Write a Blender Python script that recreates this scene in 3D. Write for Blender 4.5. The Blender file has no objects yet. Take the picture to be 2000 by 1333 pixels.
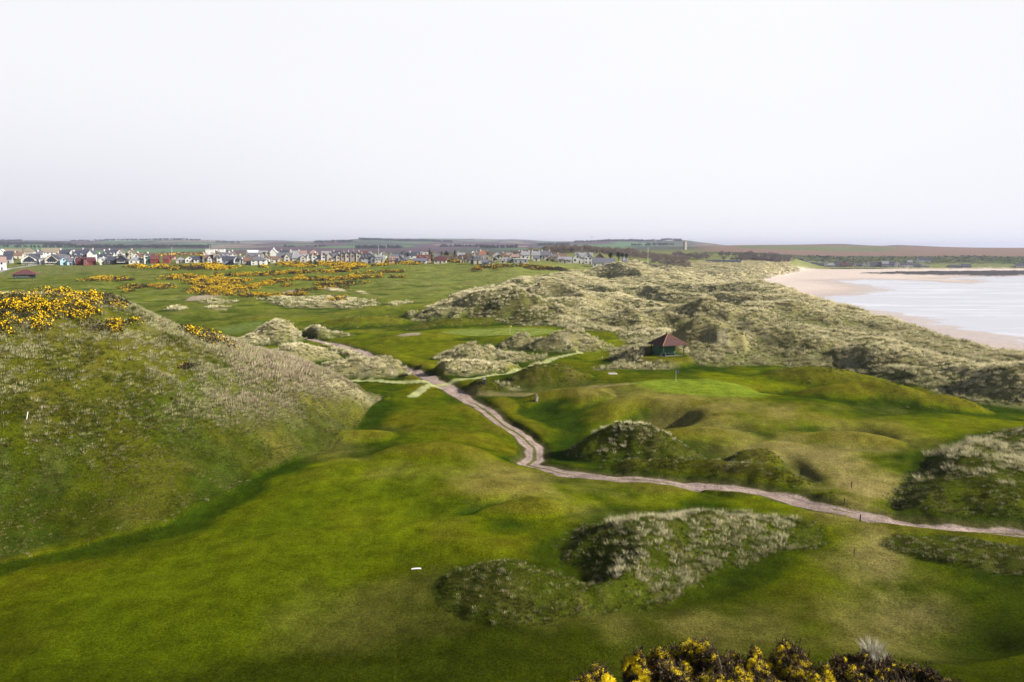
import bpy, bmesh, math, random
import numpy as np
from mathutils import Vector, Matrix
random.seed(7); RNG = np.random.default_rng(11)
scene = bpy.context.scene
COL = scene.collection
# ------------------------------------------------------------------ camera
CZ = 28.0; FPX = 1556.0; HOR = 484.0
TH = math.atan((666.5 - HOR) / FPX)
cam = bpy.data.cameras.new("camera"); cam.sensor_width = 36.0; cam.lens = 36.0 * FPX / 2000.0
cam.clip_start = 0.3; cam.clip_end = 60000
camo = bpy.data.objects.new("camera", cam); COL.objects.link(camo)
camo.location = (0, 0, CZ); camo.rotation_euler = (math.pi/2 - TH, 0, 0)
scene.camera = camo
# ------------------------------------------------------------------ light
SUN_EL = math.radians(29); SUN_AZ = math.radians(104)     # azimuth clockwise from +Y (the view direction)
sd_ = Vector((math.sin(SUN_AZ)*math.cos(SUN_EL), math.cos(SUN_AZ)*math.cos(SUN_EL), math.sin(SUN_EL)))
sl = bpy.data.lights.new("sun", 'SUN'); sl.energy = 5.0; sl.angle = math.radians(1.5); sl.color = (1.0, 0.95, 0.87)
so = bpy.data.objects.new("sun", sl); COL.objects.link(so); so.location = (60, -60, 90)
so.rotation_euler = (-sd_).to_track_quat('-Z', 'Y').to_euler()
world = bpy.data.worlds.new("World"); scene.world = world; world.use_nodes = True
wn = world.node_tree.nodes; wl = world.node_tree.links; wn.clear()
def N(t, **k):
    n = wn.new(t)
    for a, b in k.items(): setattr(n, a, b)
    return n
wo = N('ShaderNodeOutputWorld'); bg = N('ShaderNodeBackground')
sky = N('ShaderNodeTexSky', sky_type='NISHITA', sun_disc=False, sun_elevation=SUN_EL, sun_rotation=SUN_AZ, dust_density=2.0)
skm = N('ShaderNodeVectorMath', operation='SCALE'); skm.inputs[3].default_value = 0.075
wl.new(sky.outputs[0], skm.inputs[0])
tc = N('ShaderNodeTexCoord'); sp = N('ShaderNodeSeparateXYZ'); wl.new(tc.outputs['Generated'], sp.inputs[0])
# high thin cloud: bright bank over the bay, greyer towards the land in the north west
no = N('ShaderNodeTexNoise'); no.inputs['Scale'].default_value = 1.6; no.inputs['Detail'].default_value = 2.5
mpn = N('ShaderNodeMapping'); mpn.inputs['Scale'].default_value = (1, 1, 2.2); mpn.inputs['Location'].default_value = (2.3, .4, 0)
wl.new(tc.outputs['Generated'], mpn.inputs[0]); wl.new(mpn.outputs[0], no.inputs[0])
def M(op, a, b=None, c=None, clamp=False):
    n = N('ShaderNodeMath', operation=op); n.use_clamp = clamp
    for i, v in enumerate((a, b, c)):
        if v is None: continue
        if isinstance(v, (int, float)): n.inputs[i].default_value = v
        else: wl.new(v, n.inputs[i])
    return n.outputs[0]
def MR(v, a, b, c, d):
    n = N('ShaderNodeMapRange'); n.interpolation_type = 'SMOOTHSTEP'
    for i, x in enumerate((v, a, b, c, d)):
        if isinstance(x, (int, float)): n.inputs[i].default_value = x
        else: wl.new(x, n.inputs[i])
    return n.outputs[0]
X, Y, Z = sp.outputs[0], sp.outputs[1], sp.outputs[2]
grey_l = M('MULTIPLY', MR(X, -.62, .10, .85, 0), MR(Z, -.02, .20, 1.0, .25))
grey_r = M('MULTIPLY', MR(X, .25, .62, 0, .25), MR(Z, 0, .3, 1.0, .8))
gl = M('ADD', grey_l, grey_r)
gl = M('ADD', gl, M('MULTIPLY', M('SUBTRACT', no.outputs[0], .5), .35), clamp=True)
cr = N('ShaderNodeValToRGB'); cr.color_ramp.elements[0].color = (.96, .96, .99, 1); cr.color_ramp.elements[1].color = (.68, .69, .77, 1)
e = cr.color_ramp.elements.new(.45); e.color = (.87, .87, .92, 1)
wl.new(gl, cr.inputs[0])
cl = MR(Z, .31, .50, 1, 0)                    # cloud bank low, clearer sky overhead
cl = M('MULTIPLY', cl, MR(Y, -.5, .3, .35, 1))
mx = N('ShaderNodeMix', data_type='RGBA'); wl.new(cl, mx.inputs[0]); wl.new(skm.outputs[0], mx.inputs[6]); wl.new(cr.outputs[0], mx.inputs[7])
wl.new(mx.outputs[2], bg.inputs[0]); bg.inputs[1].default_value = 0.57
wl.new(bg.outputs[0], wo.inputs[0])
scene.view_settings.view_transform = 'Standard'; scene.view_settings.look = 'None'
scene.view_settings.gamma = 1.0; scene.view_settings.use_curve_mapping = False
scene.view_settings.exposure = 0.86
# ------------------------------------------------------------------ view helpers: pixel of the photo -> point in the world
ST, CT = math.sin(TH), math.cos(TH)
def slope(py):
    v = (666.5 - py) / FPX
    return (ST - v*CT) / (CT + v*ST)
def ratio(px, py):
    v = (666.5 - py) / FPX
    return ((px - 1000.0) / FPX) / (CT + v*ST)
def PZ(px, py, z):
    y = (CZ - z) / slope(py); return (y*ratio(px, py), y)
def sstep(a, b, x):
    t = np.clip((x - a) / (b - a), 0, 1); return t*t*(3 - 2*t)
# ------------------------------------------------------------------ numpy noise
def _hash(ix, iy, s):
    h = (ix.astype(np.int64)*374761393 + iy.astype(np.int64)*668265263 + s*1442695041) & 0xffffffff
    h = ((h ^ (h >> 13)) * 1274126177) & 0xffffffff
    return ((h ^ (h >> 16)) & 0xffff) / 65535.0
def vnoise(x, y, s=0):
    ix = np.floor(x); iy = np.floor(y); fx = x - ix; fy = y - iy
    fx = fx*fx*fx*(fx*(fx*6-15)+10); fy = fy*fy*fy*(fy*(fy*6-15)+10)
    a = _hash(ix, iy, s); b = _hash(ix+1, iy, s); c = _hash(ix, iy+1, s); d = _hash(ix+1, iy+1, s)
    return (a*(1-fx)+b*fx)*(1-fy) + (c*(1-fx)+d*fx)*fy
def fbm(x, y, sc, o=4, s=0, g=.5):
    x = x/sc; y = y/sc; t = 0; a = 1; n = 0
    for k in range(o):
        t = t + a*vnoise(x, y, s+k*17); n += a; a *= g
        x, y = x*1.62 + y*1.17 + 3.1, y*1.62 - x*1.17 + 1.7
    return t/n
def sdist(x, y, poly):
    """signed distance to a polygon, positive inside"""
    P = np.asarray(poly, float); Q = np.roll(P, -1, 0)
    d2 = np.full(x.shape, 1e18); ins = np.zeros(x.shape, bool)
    for (x0, y0), (x1, y1) in zip(P, Q):
        ex, ey = x1-x0, y1-y0; L = ex*ex + ey*ey + 1e-9
        t = np.clip(((x-x0)*ex + (y-y0)*ey)/L, 0, 1)
        d2 = np.minimum(d2, (x-x0-t*ex)**2 + (y-y0-t*ey)**2)
        if y0 != y1: ins ^= ((y0 > y) != (y1 > y)) & (x < (x1-x0)*(y-y0)/(y1-y0) + x0)
    return np.where(ins, 1, -1)*np.sqrt(d2)
def ldist(x, y, pts, vals=None):
    """distance to a polyline; also the value carried along it"""
    P = np.asarray(pts, float); d2 = np.full(x.shape, 1e18); v = np.zeros(x.shape)
    for i in range(len(P)-1):
        x0, y0 = P[i]; x1, y1 = P[i+1]; ex, ey = x1-x0, y1-y0; L = ex*ex+ey*ey+1e-9
        t = np.clip(((x-x0)*ex + (y-y0)*ey)/L, 0, 1)
        q = (x-x0-t*ex)**2 + (y-y0-t*ey)**2; m = q < d2
        d2 = np.where(m, q, d2)
        if vals is not None: v = np.where(m, vals[i]*(1-t)+vals[i+1]*t, v)
    return np.sqrt(d2), v
# ------------------------------------------------------------------ terrain grid (polar about the hill top)
az = list(np.arange(-0.60, 0.6001, 0.00122))
a = 0.60; st = .002
right = []
while a < math.pi - .06:
    st = min(st*1.12, .06); a += st; right.append(a)
AZ = np.array([-q for q in reversed(right)] + az + right)
r = 1.0; RR = [r]
while r < 15000:
    if r < 40: dr = .4
    else: dr = min(max(r*r*0.8/22300, .16), 1.7 + max(0, r-900)*.012)
    r += dr; RR.append(r)
RR = np.array(RR)
NA, NR = len(AZ), len(RR)
print("grid", NA, NR)
GA, GR = np.meshgrid(AZ, RR, indexing='ij')
GX = np.sin(GA)*GR; GY = np.cos(GA)*GR
# control points of the lie of the land: (pixel x, pixel y, height) or (pixel x, None, height, distance)
CP = [(-300,1333,0),(0,1333,0),(500,1333,0),(1000,1333,0),(1500,1333,0),(2000,1333,1.5),(2400,1333,3),
 (-300,1150,0),(0,1150,0),(400,1120,0),(800,1200,0),(1300,1250,0),(1700,1180,0),(2000,1180,.9),
 (0,1040,0),(400,1000,0),(600,1000,.2),(850,1000,.7),(1050,980,.9),(1700,1060,.2),(2000,1060,.8),(2300,1040,2),
 (300,900,0),(650,930,.5),(850,900,1.0),(950,900,.7),(1300,975,-.2),(1500,990,-.2),(1700,1015,.3),
 (1015,898,-.5),(1040,905,-.7),(1048,870,-.7),(1000,830,-.3),(940,790,.3),(880,755,1),(780,715,1.3),(700,690,1.6),
 (1090,860,-.6),(1130,820,-.5),(1060,800,-.1),(1100,925,-.6),(1200,935,-.5),(1350,945,-.4),(1550,975,-.1),(2000,1035,.8),
 (800,850,.5),(800,780,.9),(700,780,.6),(640,860,.2),(930,850,.9),
 (1250,760,2.8),(1380,770,2.7),(1500,765,2.9),(1300,740,3.0),(1450,810,2.4),(1350,800,2.3),(1200,800,1.6),(1300,850,.8),(1400,860,1.5),
 (1500,870,1.9),(1600,900,1.3),(1650,980,.6),(1400,915,.3),(1550,940,.2),(1500,920,.6),(1800,900,1.6),(1700,840,2.0),(1600,800,2.6),(1800,790,2.2),(2000,850,2.5),(1950,760,1.5),
 (950,765,1.2),(1050,765,1.6),(1150,745,2.2),(1000,735,1.6),(1150,700,2.5),(1300,697,3.6),(1340,695,3.6),(1210,690,3),(1400,715,2.8),
 (870,652,3),(1000,652,3.1),(1120,652,3.3),(800,670,2.4),(820,690,2),(900,690,2.3),(1220,668,3.3),
 (640,650,1.5),(450,650,1),(560,680,1.2),(700,620,2.6),(850,628,3.2),(420,600,3),(650,600,3.3),(300,585,4),(600,575,5),(850,590,4.6),
 (0,565,6),(0,545,9),(200,550,8.5),(500,550,8.5),(800,545,9.6),(950,550,8.5),(1000,535,12),
 (0,530,12),(200,530,12.2),(500,530,12.8),(800,530,13),(-300,530,12),
 (-300,513,17),(0,513,17),(150,512,16.8),(300,514,16.6),(450,518,15.8),(570,519,15.6),(700,512,17),(850,511,17.3),(940,517,16.4),(1000,519,16),(1080,513,17),(1200,509,16.5),(1150,520,14),(1250,516,14),
 (1300,650,3),(1500,600,3.6),(1200,580,5),(1700,700,1.2),(1900,740,.6),(1950,800,1),(1300,560,4.5),(1150,548,7.5),(1000,580,5.5),(1100,620,4),(1500,680,2.4),(1600,730,2.0),(1450,570,4.5),
 (-300,None,19,750),(0,None,19.3,700),(500,None,19.8,700),(800,None,20,700),(1000,None,18.8,700),(1150,None,18,800),
 (-300,None,20,950),(0,None,20.5,950),(500,None,21,950),(900,None,20,950),(1050,None,21,1000),(1150,None,22.5,1020),(1250,None,18.5,1000),
 (1400,None,.6,600),(1380,None,1.0,840),(1300,None,3.5,700),(1480,None,-2,860),(1400,None,9,1000),(1300,None,8,900),(1500,None,7.5,1060),(1300,None,12,1080),(1540,None,5.5,1150),
 (1250,None,15,1200),(1400,None,13,1200),(1540,None,11,1300),(1350,None,19,1500),(1350,None,24.5,1900),(1450,None,25.4,2000),(1350,None,33,2600),(1480,None,37,2700),
 (1600,None,40,2750),(1640,None,41,2800),(1700,None,33,2850),(1740,None,37.5,2900),(1780,None,34,2850),
 (1600,None,-5.6,1340),(1600,None,8,1440),(1600,None,11,1600),(1600,None,17,1900),(1650,None,24,2300),
 (1700,None,-5.5,1345),(1700,None,6,1430),(1700,None,11.6,1600),
 (1850,None,-5,1350),(1850,None,4,1420),(1850,None,11,1560),(1850,None,18,2000),(1850,None,29,2500),
 (2000,None,-5,1350),(2000,None,3.5,1430),(2000,None,10.5,1560),(2000,None,18,2000),(2000,None,27.5,2450),(2300,None,-4,1400),(2300,None,16,2000),(2300,None,24,2500),
 (1900,None,27.5,2600),(1900,None,-12,3600),(2300,None,-12,3500),(1700,None,-5,4200),(1500,None,10,4500),
 (-500,None,10,1600),(0,None,8,1600),(500,None,8,1600),(900,None,10,1600),(1100,None,14,1600),
 (-500,None,14,2300),(0,None,14,2300),(500,None,14,2300),(900,None,16,2300),(1150,None,24,2400),
 (-500,None,31,3600),(0,None,32,3600),(500,None,31,3600),(900,None,33,3600),(1150,None,34,3600),
 (-500,None,55,5200),(0,None,60,5200),(250,None,50,5200),(500,None,55,5200),(700,None,68,5200),(900,None,60,5200),(1080,None,62,5000),(1180,None,76,5200),(1240,None,72,5200),(1285,None,60,5200),(1325,None,70,5200),(1380,None,40,5200),(1500,None,30,6500),
 (-500,None,96,7600),(0,None,97,7600),(130,None,92,7600),(230,None,84,7600),(350,None,94,7600),(500,None,88,7600),(700,None,108,7600),(850,None,100,7600),(1000,None,90,7600),(1150,None,70,7600),(1300,None,60,8000),
 (800,None,122,9800),(920,None,122,9800),(1040,None,96,9800),(600,None,90,9800),(200,None,80,10500),(-500,None,80,11000),(1200,None,50,10500),
 (0,None,40,14500),(800,None,50,14500),(1500,None,-12,11000),(2300,None,-12,11000),(1300,None,-5,14500)]
pts = []
for c in CP:
    if c[1] is None: x = (c[0]-1000)/FPX*c[3]/.99; y = c[3]; z = c[2]
    else: x, y = PZ(c[0], c[1], c[2]); z = c[2]
    pts.append((math.atan2(x, y)*2.6, math.log(math.hypot(x, y)), z))
pts = np.array(pts)
def kern(d2): return np.sqrt(d2 + .03**2)
dd = (pts[:,None,0]-pts[None,:,0])**2 + (pts[:,None,1]-pts[None,:,1])**2
n_ = len(pts); A_ = np.zeros((n_+1, n_+1)); A_[:n_,:n_] = -kern(dd) - 0*np.eye(n_); A_[:n_,n_] = 1; A_[n_,:n_] = 1
A_[:n_,:n_] += np.eye(n_)*0.004
sol = np.linalg.solve(A_, np.append(pts[:,2], 0)); wts, c0 = sol[:n_], sol[n_]
def rbf(X, Y):
    u = np.clip(np.arctan2(X, Y), -.80, .80)*2.6; w = np.log(np.maximum(np.hypot(X, Y), 46))
    out = np.full(X.shape, c0)
    for (a, b, _), k in zip(pts, wts): out -= k*kern((u-a)**2 + (w-b)**2)
    return out
# evaluate on a coarser grid, then blend up
ia = np.unique(np.concatenate([np.arange(0, NA, 5), [NA-1]])); ir = np.unique(np.concatenate([np.arange(0, NR, 5), [NR-1]]))
BC = rbf(GX[np.ix_(ia, ir)], GY[np.ix_(ia, ir)])
T1 = np.empty((len(ia), NR))
for k in range(len(ia)): T1[k] = np.interp(np.arange(NR), ir, BC[k])
BASE = np.empty((NA, NR))
for k in range(NR): BASE[:,k] = np.interp(np.arange(NA), ia, T1[:,k])
H = BASE.copy()
def bil(Fld, x, y):
    x = np.asarray(x, float); y = np.asarray(y, float)
    a = np.interp(np.arctan2(x, y), AZ, np.arange(NA)); b = np.interp(np.hypot(x, y), RR, np.arange(NR))
    i = np.minimum(a.astype(int), NA-2); j = np.minimum(b.astype(int), NR-2); u = a-i; v = b-j
    return (Fld[i,j]*(1-u)+Fld[i+1,j]*u)*(1-v) + (Fld[i,j+1]*(1-u)+Fld[i+1,j+1]*u)*v
def PG(px, py, Fld=None, rmin=42, rmax=14000):
    """where the line of sight through a photo pixel meets the ground"""
    Fld = H if Fld is None else Fld
    s = slope(py); q = ratio(px, py); a = math.atan(q)
    rr = RR[(RR > rmin) & (RR < rmax)]
    x = np.sin(a)*rr; y = np.cos(a)*rr
    z = bil(Fld, x, y); los = CZ - s*y
    hit = np.nonzero(z >= los)[0]
    if len(hit) == 0: k = len(rr)-1; return (x[k], y[k])
    k = hit[0]
    if k == 0: return (x[0], y[0])
    d0 = los[k-1]-z[k-1]; d1 = z[k]-los[k]; t = d0/(d0+d1+1e-9)
    return (x[k-1]+(x[k]-x[k-1])*t, y[k-1]+(y[k]-y[k-1])*t)
BASE0 = BASE.copy()
def PB(px, py): return PG(px, py, BASE0)
MASK = {k: np.zeros((NA, NR), np.float32) for k in ('marram', 'rough', 'pinkstraw', 'darkrough')}
CLEAR = None; GR_COURSE = False
def mound(cx, base, xl, xr, top=None, k=.7, rot=0, pw=1.25, kind='marram', amt=1., nz=.18, sharp=0, h=None, cl=True):
    """a dune whose foot runs through (xl..xr, base) and whose crest stands at row top (or has height h)"""
    fx, fy = PB(cx, base)
    aw = (xr-xl)/2*fy/FPX*1.18; b = aw*k
    L = math.hypot(fx, fy); ux, uy = fx/L, fy/L
    x0, y0 = fx+ux*b*.95, fy+uy*b*.95
    off = ((xl+xr)/2 - cx)*fy/FPX
    x0 += off*uy; y0 -= off*ux
    zb = float(bil(BASE0, x0, y0))
    prof = lambda d: np.clip(1-d**2, 0, 1)**pw*(1-sharp) + sharp*np.clip(1-d, 0, 1)
    if h is None:
        dv = np.linspace(0, 1, 30); s_ = slope(top); h = 1e9
        hh = (CZ - s_*(y0 - dv*b*uy) - zb)/np.maximum(prof(dv), 1e-3)
        h = float(hh.min())
    if kind == 'marram' and GR_COURSE: h *= .88
    if h < .3: h = .3
    R_ = 1.5*max(aw, b)
    i0, i1 = np.searchsorted(RR, [max(L-R_, 1), L+2*b+R_])
    aa = math.atan2(x0, y0); da = R_/L*1.2
    j0, j1 = np.searchsorted(AZ, [aa-da, aa+da])
    X_ = GX[j0:j1, i0:i1]; Y_ = GY[j0:j1, i0:i1]
    c, s = math.cos(rot), math.sin(rot)
    dx = X_-x0; dy = Y_-y0
    u = (dx*uy - dy*ux); v = (dx*ux + dy*uy)
    u, v = u*c+v*s, -u*s+v*c
    d = np.sqrt((u/aw)**2 + (v/b)**2)
    w_ = max(aw, b)
    d = d*(1 + nz*(fbm(X_, Y_, w_*.5, 3, int(cx))-.5)*2*sstep(0, .5, d)) 
    f = prof(d)*(1+.5*nz*(fbm(X_, Y_, w_*.3, 2, int(cx)+3)-.5))
    if cl and CLEAR is not None: f = f*CLEAR[j0:j1, i0:i1]
    H[j0:j1, i0:i1] += h*f
    m = sstep(1.0, .88, d)*amt
    MASK[kind][j0:j1, i0:i1] = np.maximum(MASK[kind][j0:j1, i0:i1], m)
    return x0, y0, h
# ------------------------------------------------------------------ coast
FOOT = [(160,-900),(146,-100),(148,60),(152,150),(150,210),(151,270),(158,350),(172,440),(186,540),(200,640),(226,747),(309,936),(379,1075),(455,1235),(490,1290),(560,1322),(700,1335),(900,1342),(1150,1346),(1600,1352),(2600,1380),(9000,2300),(15000,1500),(15000,-900)]
WAT = [PZ(px, py, -8.8) for px, py in [(2300,735),(2000,668),(1920,653),(1850,638),(1780,618),(1700,602),(1640,592),(1572,586),(1640,581),(1700,572),(1745,566),(1690,557),(1640,549),(1700,547),(1780,549),(1850,553),(1905,556),(1930,550),(1900,546),(1850,545),(1960,539.5),(2030,537),(2300,537)]] + [(9000,1300),(9000,100),(2000,-600),(185,-600)]
sdF = sdist(GX, GY, FOOT)
sdW = np.full(GX.shape, -50.); mW = (sdF > 0); sdW[mW] = sdist(GX[mW], GY[mW], WAT)
sandz = -8.8 - .011*sdW + (fbm(GX, GY*1.6, 34, 4, 5)-.5)*.5*np.clip(1.2-np.abs(sdW)/60, .2, 1) + (fbm(GX, GY*2, 12, 3, 8)-.5)*.14
sandz = np.clip(sandz, -13, -8.25) + sstep(14, 0, sdF)*.5
# beyond the headland it is open sea
# ------------------------------------------------------------------ the camera's own hill
def nearhill(x, y):
    r = np.hypot(x, y); z = np.where(r < 17, 26.3-.50*r, 26.3-8.5-.92*(r-17))
    fw = np.where(y > -8, 1, 0)
    back = np.clip((-y)/40, 0, 1)
    return z*(1-back) + back*(19 - .12*np.maximum(-y-40, 0))
nh = nearhill(GX, GY) + (fbm(GX, GY, 6, 3, 3)-.5)*.7
# ------------------------------------------------------------------ the big dune on the left
LT = np.array([(-900,55,88,25,190),(-300,60,98,24,200),(0,68,110,21.6,205),(100,70,113,21.4,205),(200,73,116,20.6,205),(240,74,118,19.8,200),(300,76,120,17.7,195),(400,84,122,14.6,185),(500,93,125,12.0,175),(560,99,128,10.1,168),(620,107,133,7.3,162),(680,118,137,4.3,155),(725,134,141,1.2,150),(760,142,144,0,147)])
azt = np.arctan2((LT[:,0]-1000)/FPX, .99)
sel = AZ < azt[-1]
ii = np.nonzero(sel)[0]
def lt(c): return np.interp(AZ[ii], azt, LT[:,c])[:,None]
yy = GY[ii]; xx = GX[ii]
wob = (fbm(xx, yy, 34, 3, 21)-.5)
yf, yc, zc, yb = lt(1)+wob*9, lt(2), lt(3), lt(4)
rr_ = yy
t = np.clip((rr_-yf)/(yc-yf), 0, 1); tb = np.clip((rr_-yc)/(yb-yc), 0, 1)
prof = np.where(rr_ <= yc, .42*t + .58*(t*t*(3-2*t)), 1-(tb*tb*(3-2*tb)))
rng_ = (AZ[ii] > -1.35)[:,None]
LH = zc*prof*rng_
LH += np.clip(prof*2, 0, 1)*((fbm(xx, yy, 17, 4, 40)-.5)*1.7*np.where(rr_ < yc-6, 1, .35) + (fbm(xx, yy, 5, 3, 44)-.5)*.5)
for (px, py, ry, rad, dep) in [(20,1010,74,9,3.2),(300,1010,80,5.5,2.6),(60,1060,70,5,1.5),(150,1050,72,5,.8),(390,880,90,7,1.3),(470,905,93,5,.9),(250,940,84,8,-1.2),(120,900,88,7,-.9),(330,960,83,5,-.9),(560,900,104,5,-.5)]:
    x0 = (px-1000)/FPX*ry/.985; q = ((xx-x0)**2 + ((yy-ry)*1.3)**2)/rad**2
    LH -= dep*np.exp(-q)*np.clip(prof*4, 0, 1)
zb_ = np.interp(yy, [60, 150, 205], [0, 1.5, 5])
HL = H[ii].copy(); H[ii] = np.maximum(HL, LH) + .25*np.exp(-np.abs(HL-LH)/1.2)*(prof > .02)
mL = sstep(.015, .05, prof)*rng_*(LH > HL-.3)
MASK['rough'][ii] = np.maximum(MASK['rough'][ii], mL)
lam = np.zeros(GX.shape); lam[ii] = mL
def PBs(l): return [PB(px, py) for px, py in l]
def line(l): return PBs(l)
TRK = line([(560,655),(620,664),(690,680),(740,697),(800,722),(850,745),(885,760),(930,782),(985,822),(1020,846),(1044,868),(1044,888),(1030,897),(1060,908),(1100,920),(1150,928),(1300,943),(1450,955),(1550,975),(1650,1003),(1700,1015),(1800,1023),(2000,1037),(2400,1070)])
MATS = [line([(684,742),(740,743),(800,748),(846,753)]), line([(806,772),(826,759),(862,751),(885,748),(930,744),(985,733),(1040,714),(1085,698),(1132,690)])]
TANP = line([(900,764),(960,767),(1050,768),(1130,764),(1230,752),(1320,750)])
dT, _ = ldist(GX, GY, TRK); jit = (fbm(GX, GY, 2.2, 3, 77)-.5)
dM = np.minimum(ldist(GX, GY, MATS[0])[0], ldist(GX, GY, MATS[1])[0])
CLEAR = sstep(1.3, 4.5, dT)*sstep(.5, 3.0, dM)
# ------------------------------------------------------------------ dune field towards the sea
DUNE = PBs([(800,628),(830,600),(900,572),(985,548),(1090,534),(1180,523),(1330,513)]) + [(215,1010),(270,1110),(340,1150),(420,1215),(455,1235),(379,1075),(309,936),(226,747),(200,640),(186,540),(172,440),(158,350),(151,270),(150,210),(152,150),(160,120)] + PBs([(2000,800),(1900,790),(1800,765),(1700,742),(1600,728),(1480,716),(1400,716),(1345,712),(1290,716),(1180,722),(1170,712),(1225,672),(1190,650),(1120,640),(1010,632),(900,628)])
sdD = np.full(GX.shape, -99.); mm = (GR > 110) & (GR < 1400) & (GX > -70) & (GX < 460)
sdD[mm] = sdist(GX[mm], GY[mm], DUNE)
sdDn = sdD + (fbm(GX, GY, 22, 3, 71)-.5)*16
wD = sstep(-1, 16, sdDn)
q1 = fbm(GX*.8+GY*.25, GY*.7, 46, 3, 91, .4); q2 = fbm(GX+GY*.2, GY*.75, 20, 2, 95, .4)
rid = (1-np.abs(2*q1-1)*2.6)*5.0 + (1-np.abs(2*q2-1)*2.4)*1.8 + (fbm(GX, GY, 7, 2, 99)-.5)*.9 - .6
far_ = sstep(800, 950, GY)
rid = rid*(1-.65*far_)
H += wD*(rid-1.6)
MASK['marram'] = np.maximum(MASK['marram'], sstep(0, 2.5, sdDn))
# crest line above the beach
CR = [(150,140,1.5),(124,170,2.2),(122,188,2.1),(121.4,205,1.3),(122.8,220,1.5),(125.6,245,2.5),(126,270,4.0),(130.8,310,4.7),(130.6,360,6.6),(129,400,8.6),(131,430,10.2),(140,462,7),(150,500,4),(165,580,1),(178,660,-1.5)]
CR2 = [(170,1030,10.5),(215,1050,10.2),(270,1062,9.8),(330,1080,9.6),(362,1095,8.0),(395,1120,3.0)]
dc, zc_ = ldist(GX, GY, [(c[0], c[1]) for c in CR], [c[2] for c in CR])
lw = 15.
def crest():
    global H
    cr_h = zc_ + (fbm(GX, GY, 14, 3, 33)-.5)*2.2 + (fbm(GX, GY, 5, 2, 36)-.5)*.8
    w = np.exp(-(dc/lw)**2)*mm
    H = H*(1-w) + cr_h*w
    wide = np.exp(-(dc/(lw*2.2))**2)*mm
    H = H*(1-.6*wide) + np.minimum(H, cr_h+.3)*.6*wide
    # low swale between the near dunes and the far sandy one
    pxl = GX/np.maximum(GY, 1)*.985*FPX + 1000
    lim = np.interp(pxl, [1310, 1345, 1400, 1500, 1560], [.020, .034, .0450, .052, .055])
    zl = CZ - lim*GY; w = sstep(1310, 1340, pxl)*sstep(438, 470, GY)*sstep(830, 760, GY)*mm
    H = np.where(w > 0, H*(1-w) + np.minimum(H, zl + .5*(fbm(GX, GY, 20, 2, 37)-.5))*w, H)
    d2, z2 = ldist(GX, GY, [(c[0], c[1]) for c in CR2], [c[2] for c in CR2])
    w = np.exp(-(d2/55)**2)*mm; ch = z2 + (fbm(GX, GY, 30, 4, 38)-.5)*3.4
    H = H*(1-w) + np.maximum(H*.3+ch*.7, ch)*w
for spec in [ # cx, base, xl, xr, top
  (1560,640,1440,1690,602),(1690,705,1560,1820,660),(1390,640,1280,1500,604),(1330,605,1200,1450,578),(1500,700,1370,1640,660),(1780,740,1660,1900,694),
  (1120,600,1000,1240,568),(960,625,830,1080,577),(1250,640,1130,1360,612),(1360,695,1280,1460,652),(1270,705,1190,1340,680),(1920,765,1840,2010,728),(1250,548,1160,1360,524)]:
    mound(*spec, k=.5, nz=.45, pw=1.0, rot=-.15)
crest()
# ------------------------------------------------------------------ the dunes of the course, one by one
GR_COURSE = True
mound(572,668,488,640,621,k=.75,kind='marram',amt=1,pw=1.6,nz=.3)
mound(500,674,430,580,None,h=1.6,k=.6,kind='marram',pw=1.3,nz=.4)
mound(620,662,570,690,None,h=1.4,k=.6,kind='marram',amt=.6,pw=1.4,nz=.4)
mound(700,640,620,800,616,k=.6,kind='rough',amt=.35)
mound(580,712,490,652,672,k=.6,kind='marram',pw=1.4,nz=.3)
mound(712,741,600,825,693,k=.6,kind='marram',pw=1.3,nz=.3)
mound(1012,683,972,1062,645,k=.6,kind='marram',sharp=.25)
mound(1112,689,1030,1188,640,k=.5,kind='marram',pw=1.3)
mound(915,706,858,980,669,k=.7,kind='marram',sharp=.15,pw=1.5,nz=.3)
mound(965,708,900,1060,None,h=1.2,k=.5,kind='marram',pw=1.4,nz=.3)
mound(900,740,800,985,708,k=.4,kind='marram')
mound(1000,728,930,1075,704,k=.4,kind='marram')
mound(1070,757,988,1147,712,k=.6,kind='rough')
mound(938,767,885,990,743,k=.5,kind='rough')
mound(850,640,790,960,622,k=.5,kind='rough',amt=.8)
mound(990,632,900,1110,614,k=.45,kind='rough',amt=.9)
mound(1190,905,1105,1310,818,k=.7,kind='darkrough',sharp=.5)
mound(1290,908,1210,1370,858,k=.6,kind='darkrough',sharp=.2)
mound(1310,935,1180,1470,None,h=1.5,k=.3,kind='rough')
mound(1430,952,1310,1570,None,h=1.7,k=.32,kind='rough')
mound(1465,910,1420,1525,876,k=.6,kind='rough',amt=.8)
mound(1500,980,1380,1600,None,h=1.3,k=.3,kind='rough')
def polymound(l, hgt, rise, kind, amt=1, jit_=1.5, pw=1.0):
    """a dune whose foot follows a traced outline; hgt can vary over the ground"""
    global H
    P = PBs(l); sd = np.full(GX.shape, -99.); m = (GR > 45) & (GR < 220); sd[m] = sdist(GX[m], GY[m], P)
    sdn = sd + (fbm(GX, GY, 6, 3, 141)-.5)*jit_*2
    f = np.clip(sdn/rise, 0, 1); f = f*f*(3-2*f)
    H += hgt*f*CLEAR; MASK[kind] = np.maximum(MASK[kind], sstep(-.3, .8, sdn)*amt)
BG = [(1085,1050),(1120,1030),(1200,1018),(1330,1005),(1450,1003),(1540,1012),(1625,1035),(1610,1062),(1500,1085),(1400,1120),(1320,1160),(1250,1188),(1180,1190),(1140,1160),(1150,1110),(1130,1085),(1090,1075)]
xa, ya = PB(1180, 1110); xb, yb_ = PB(1600, 1060)
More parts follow.
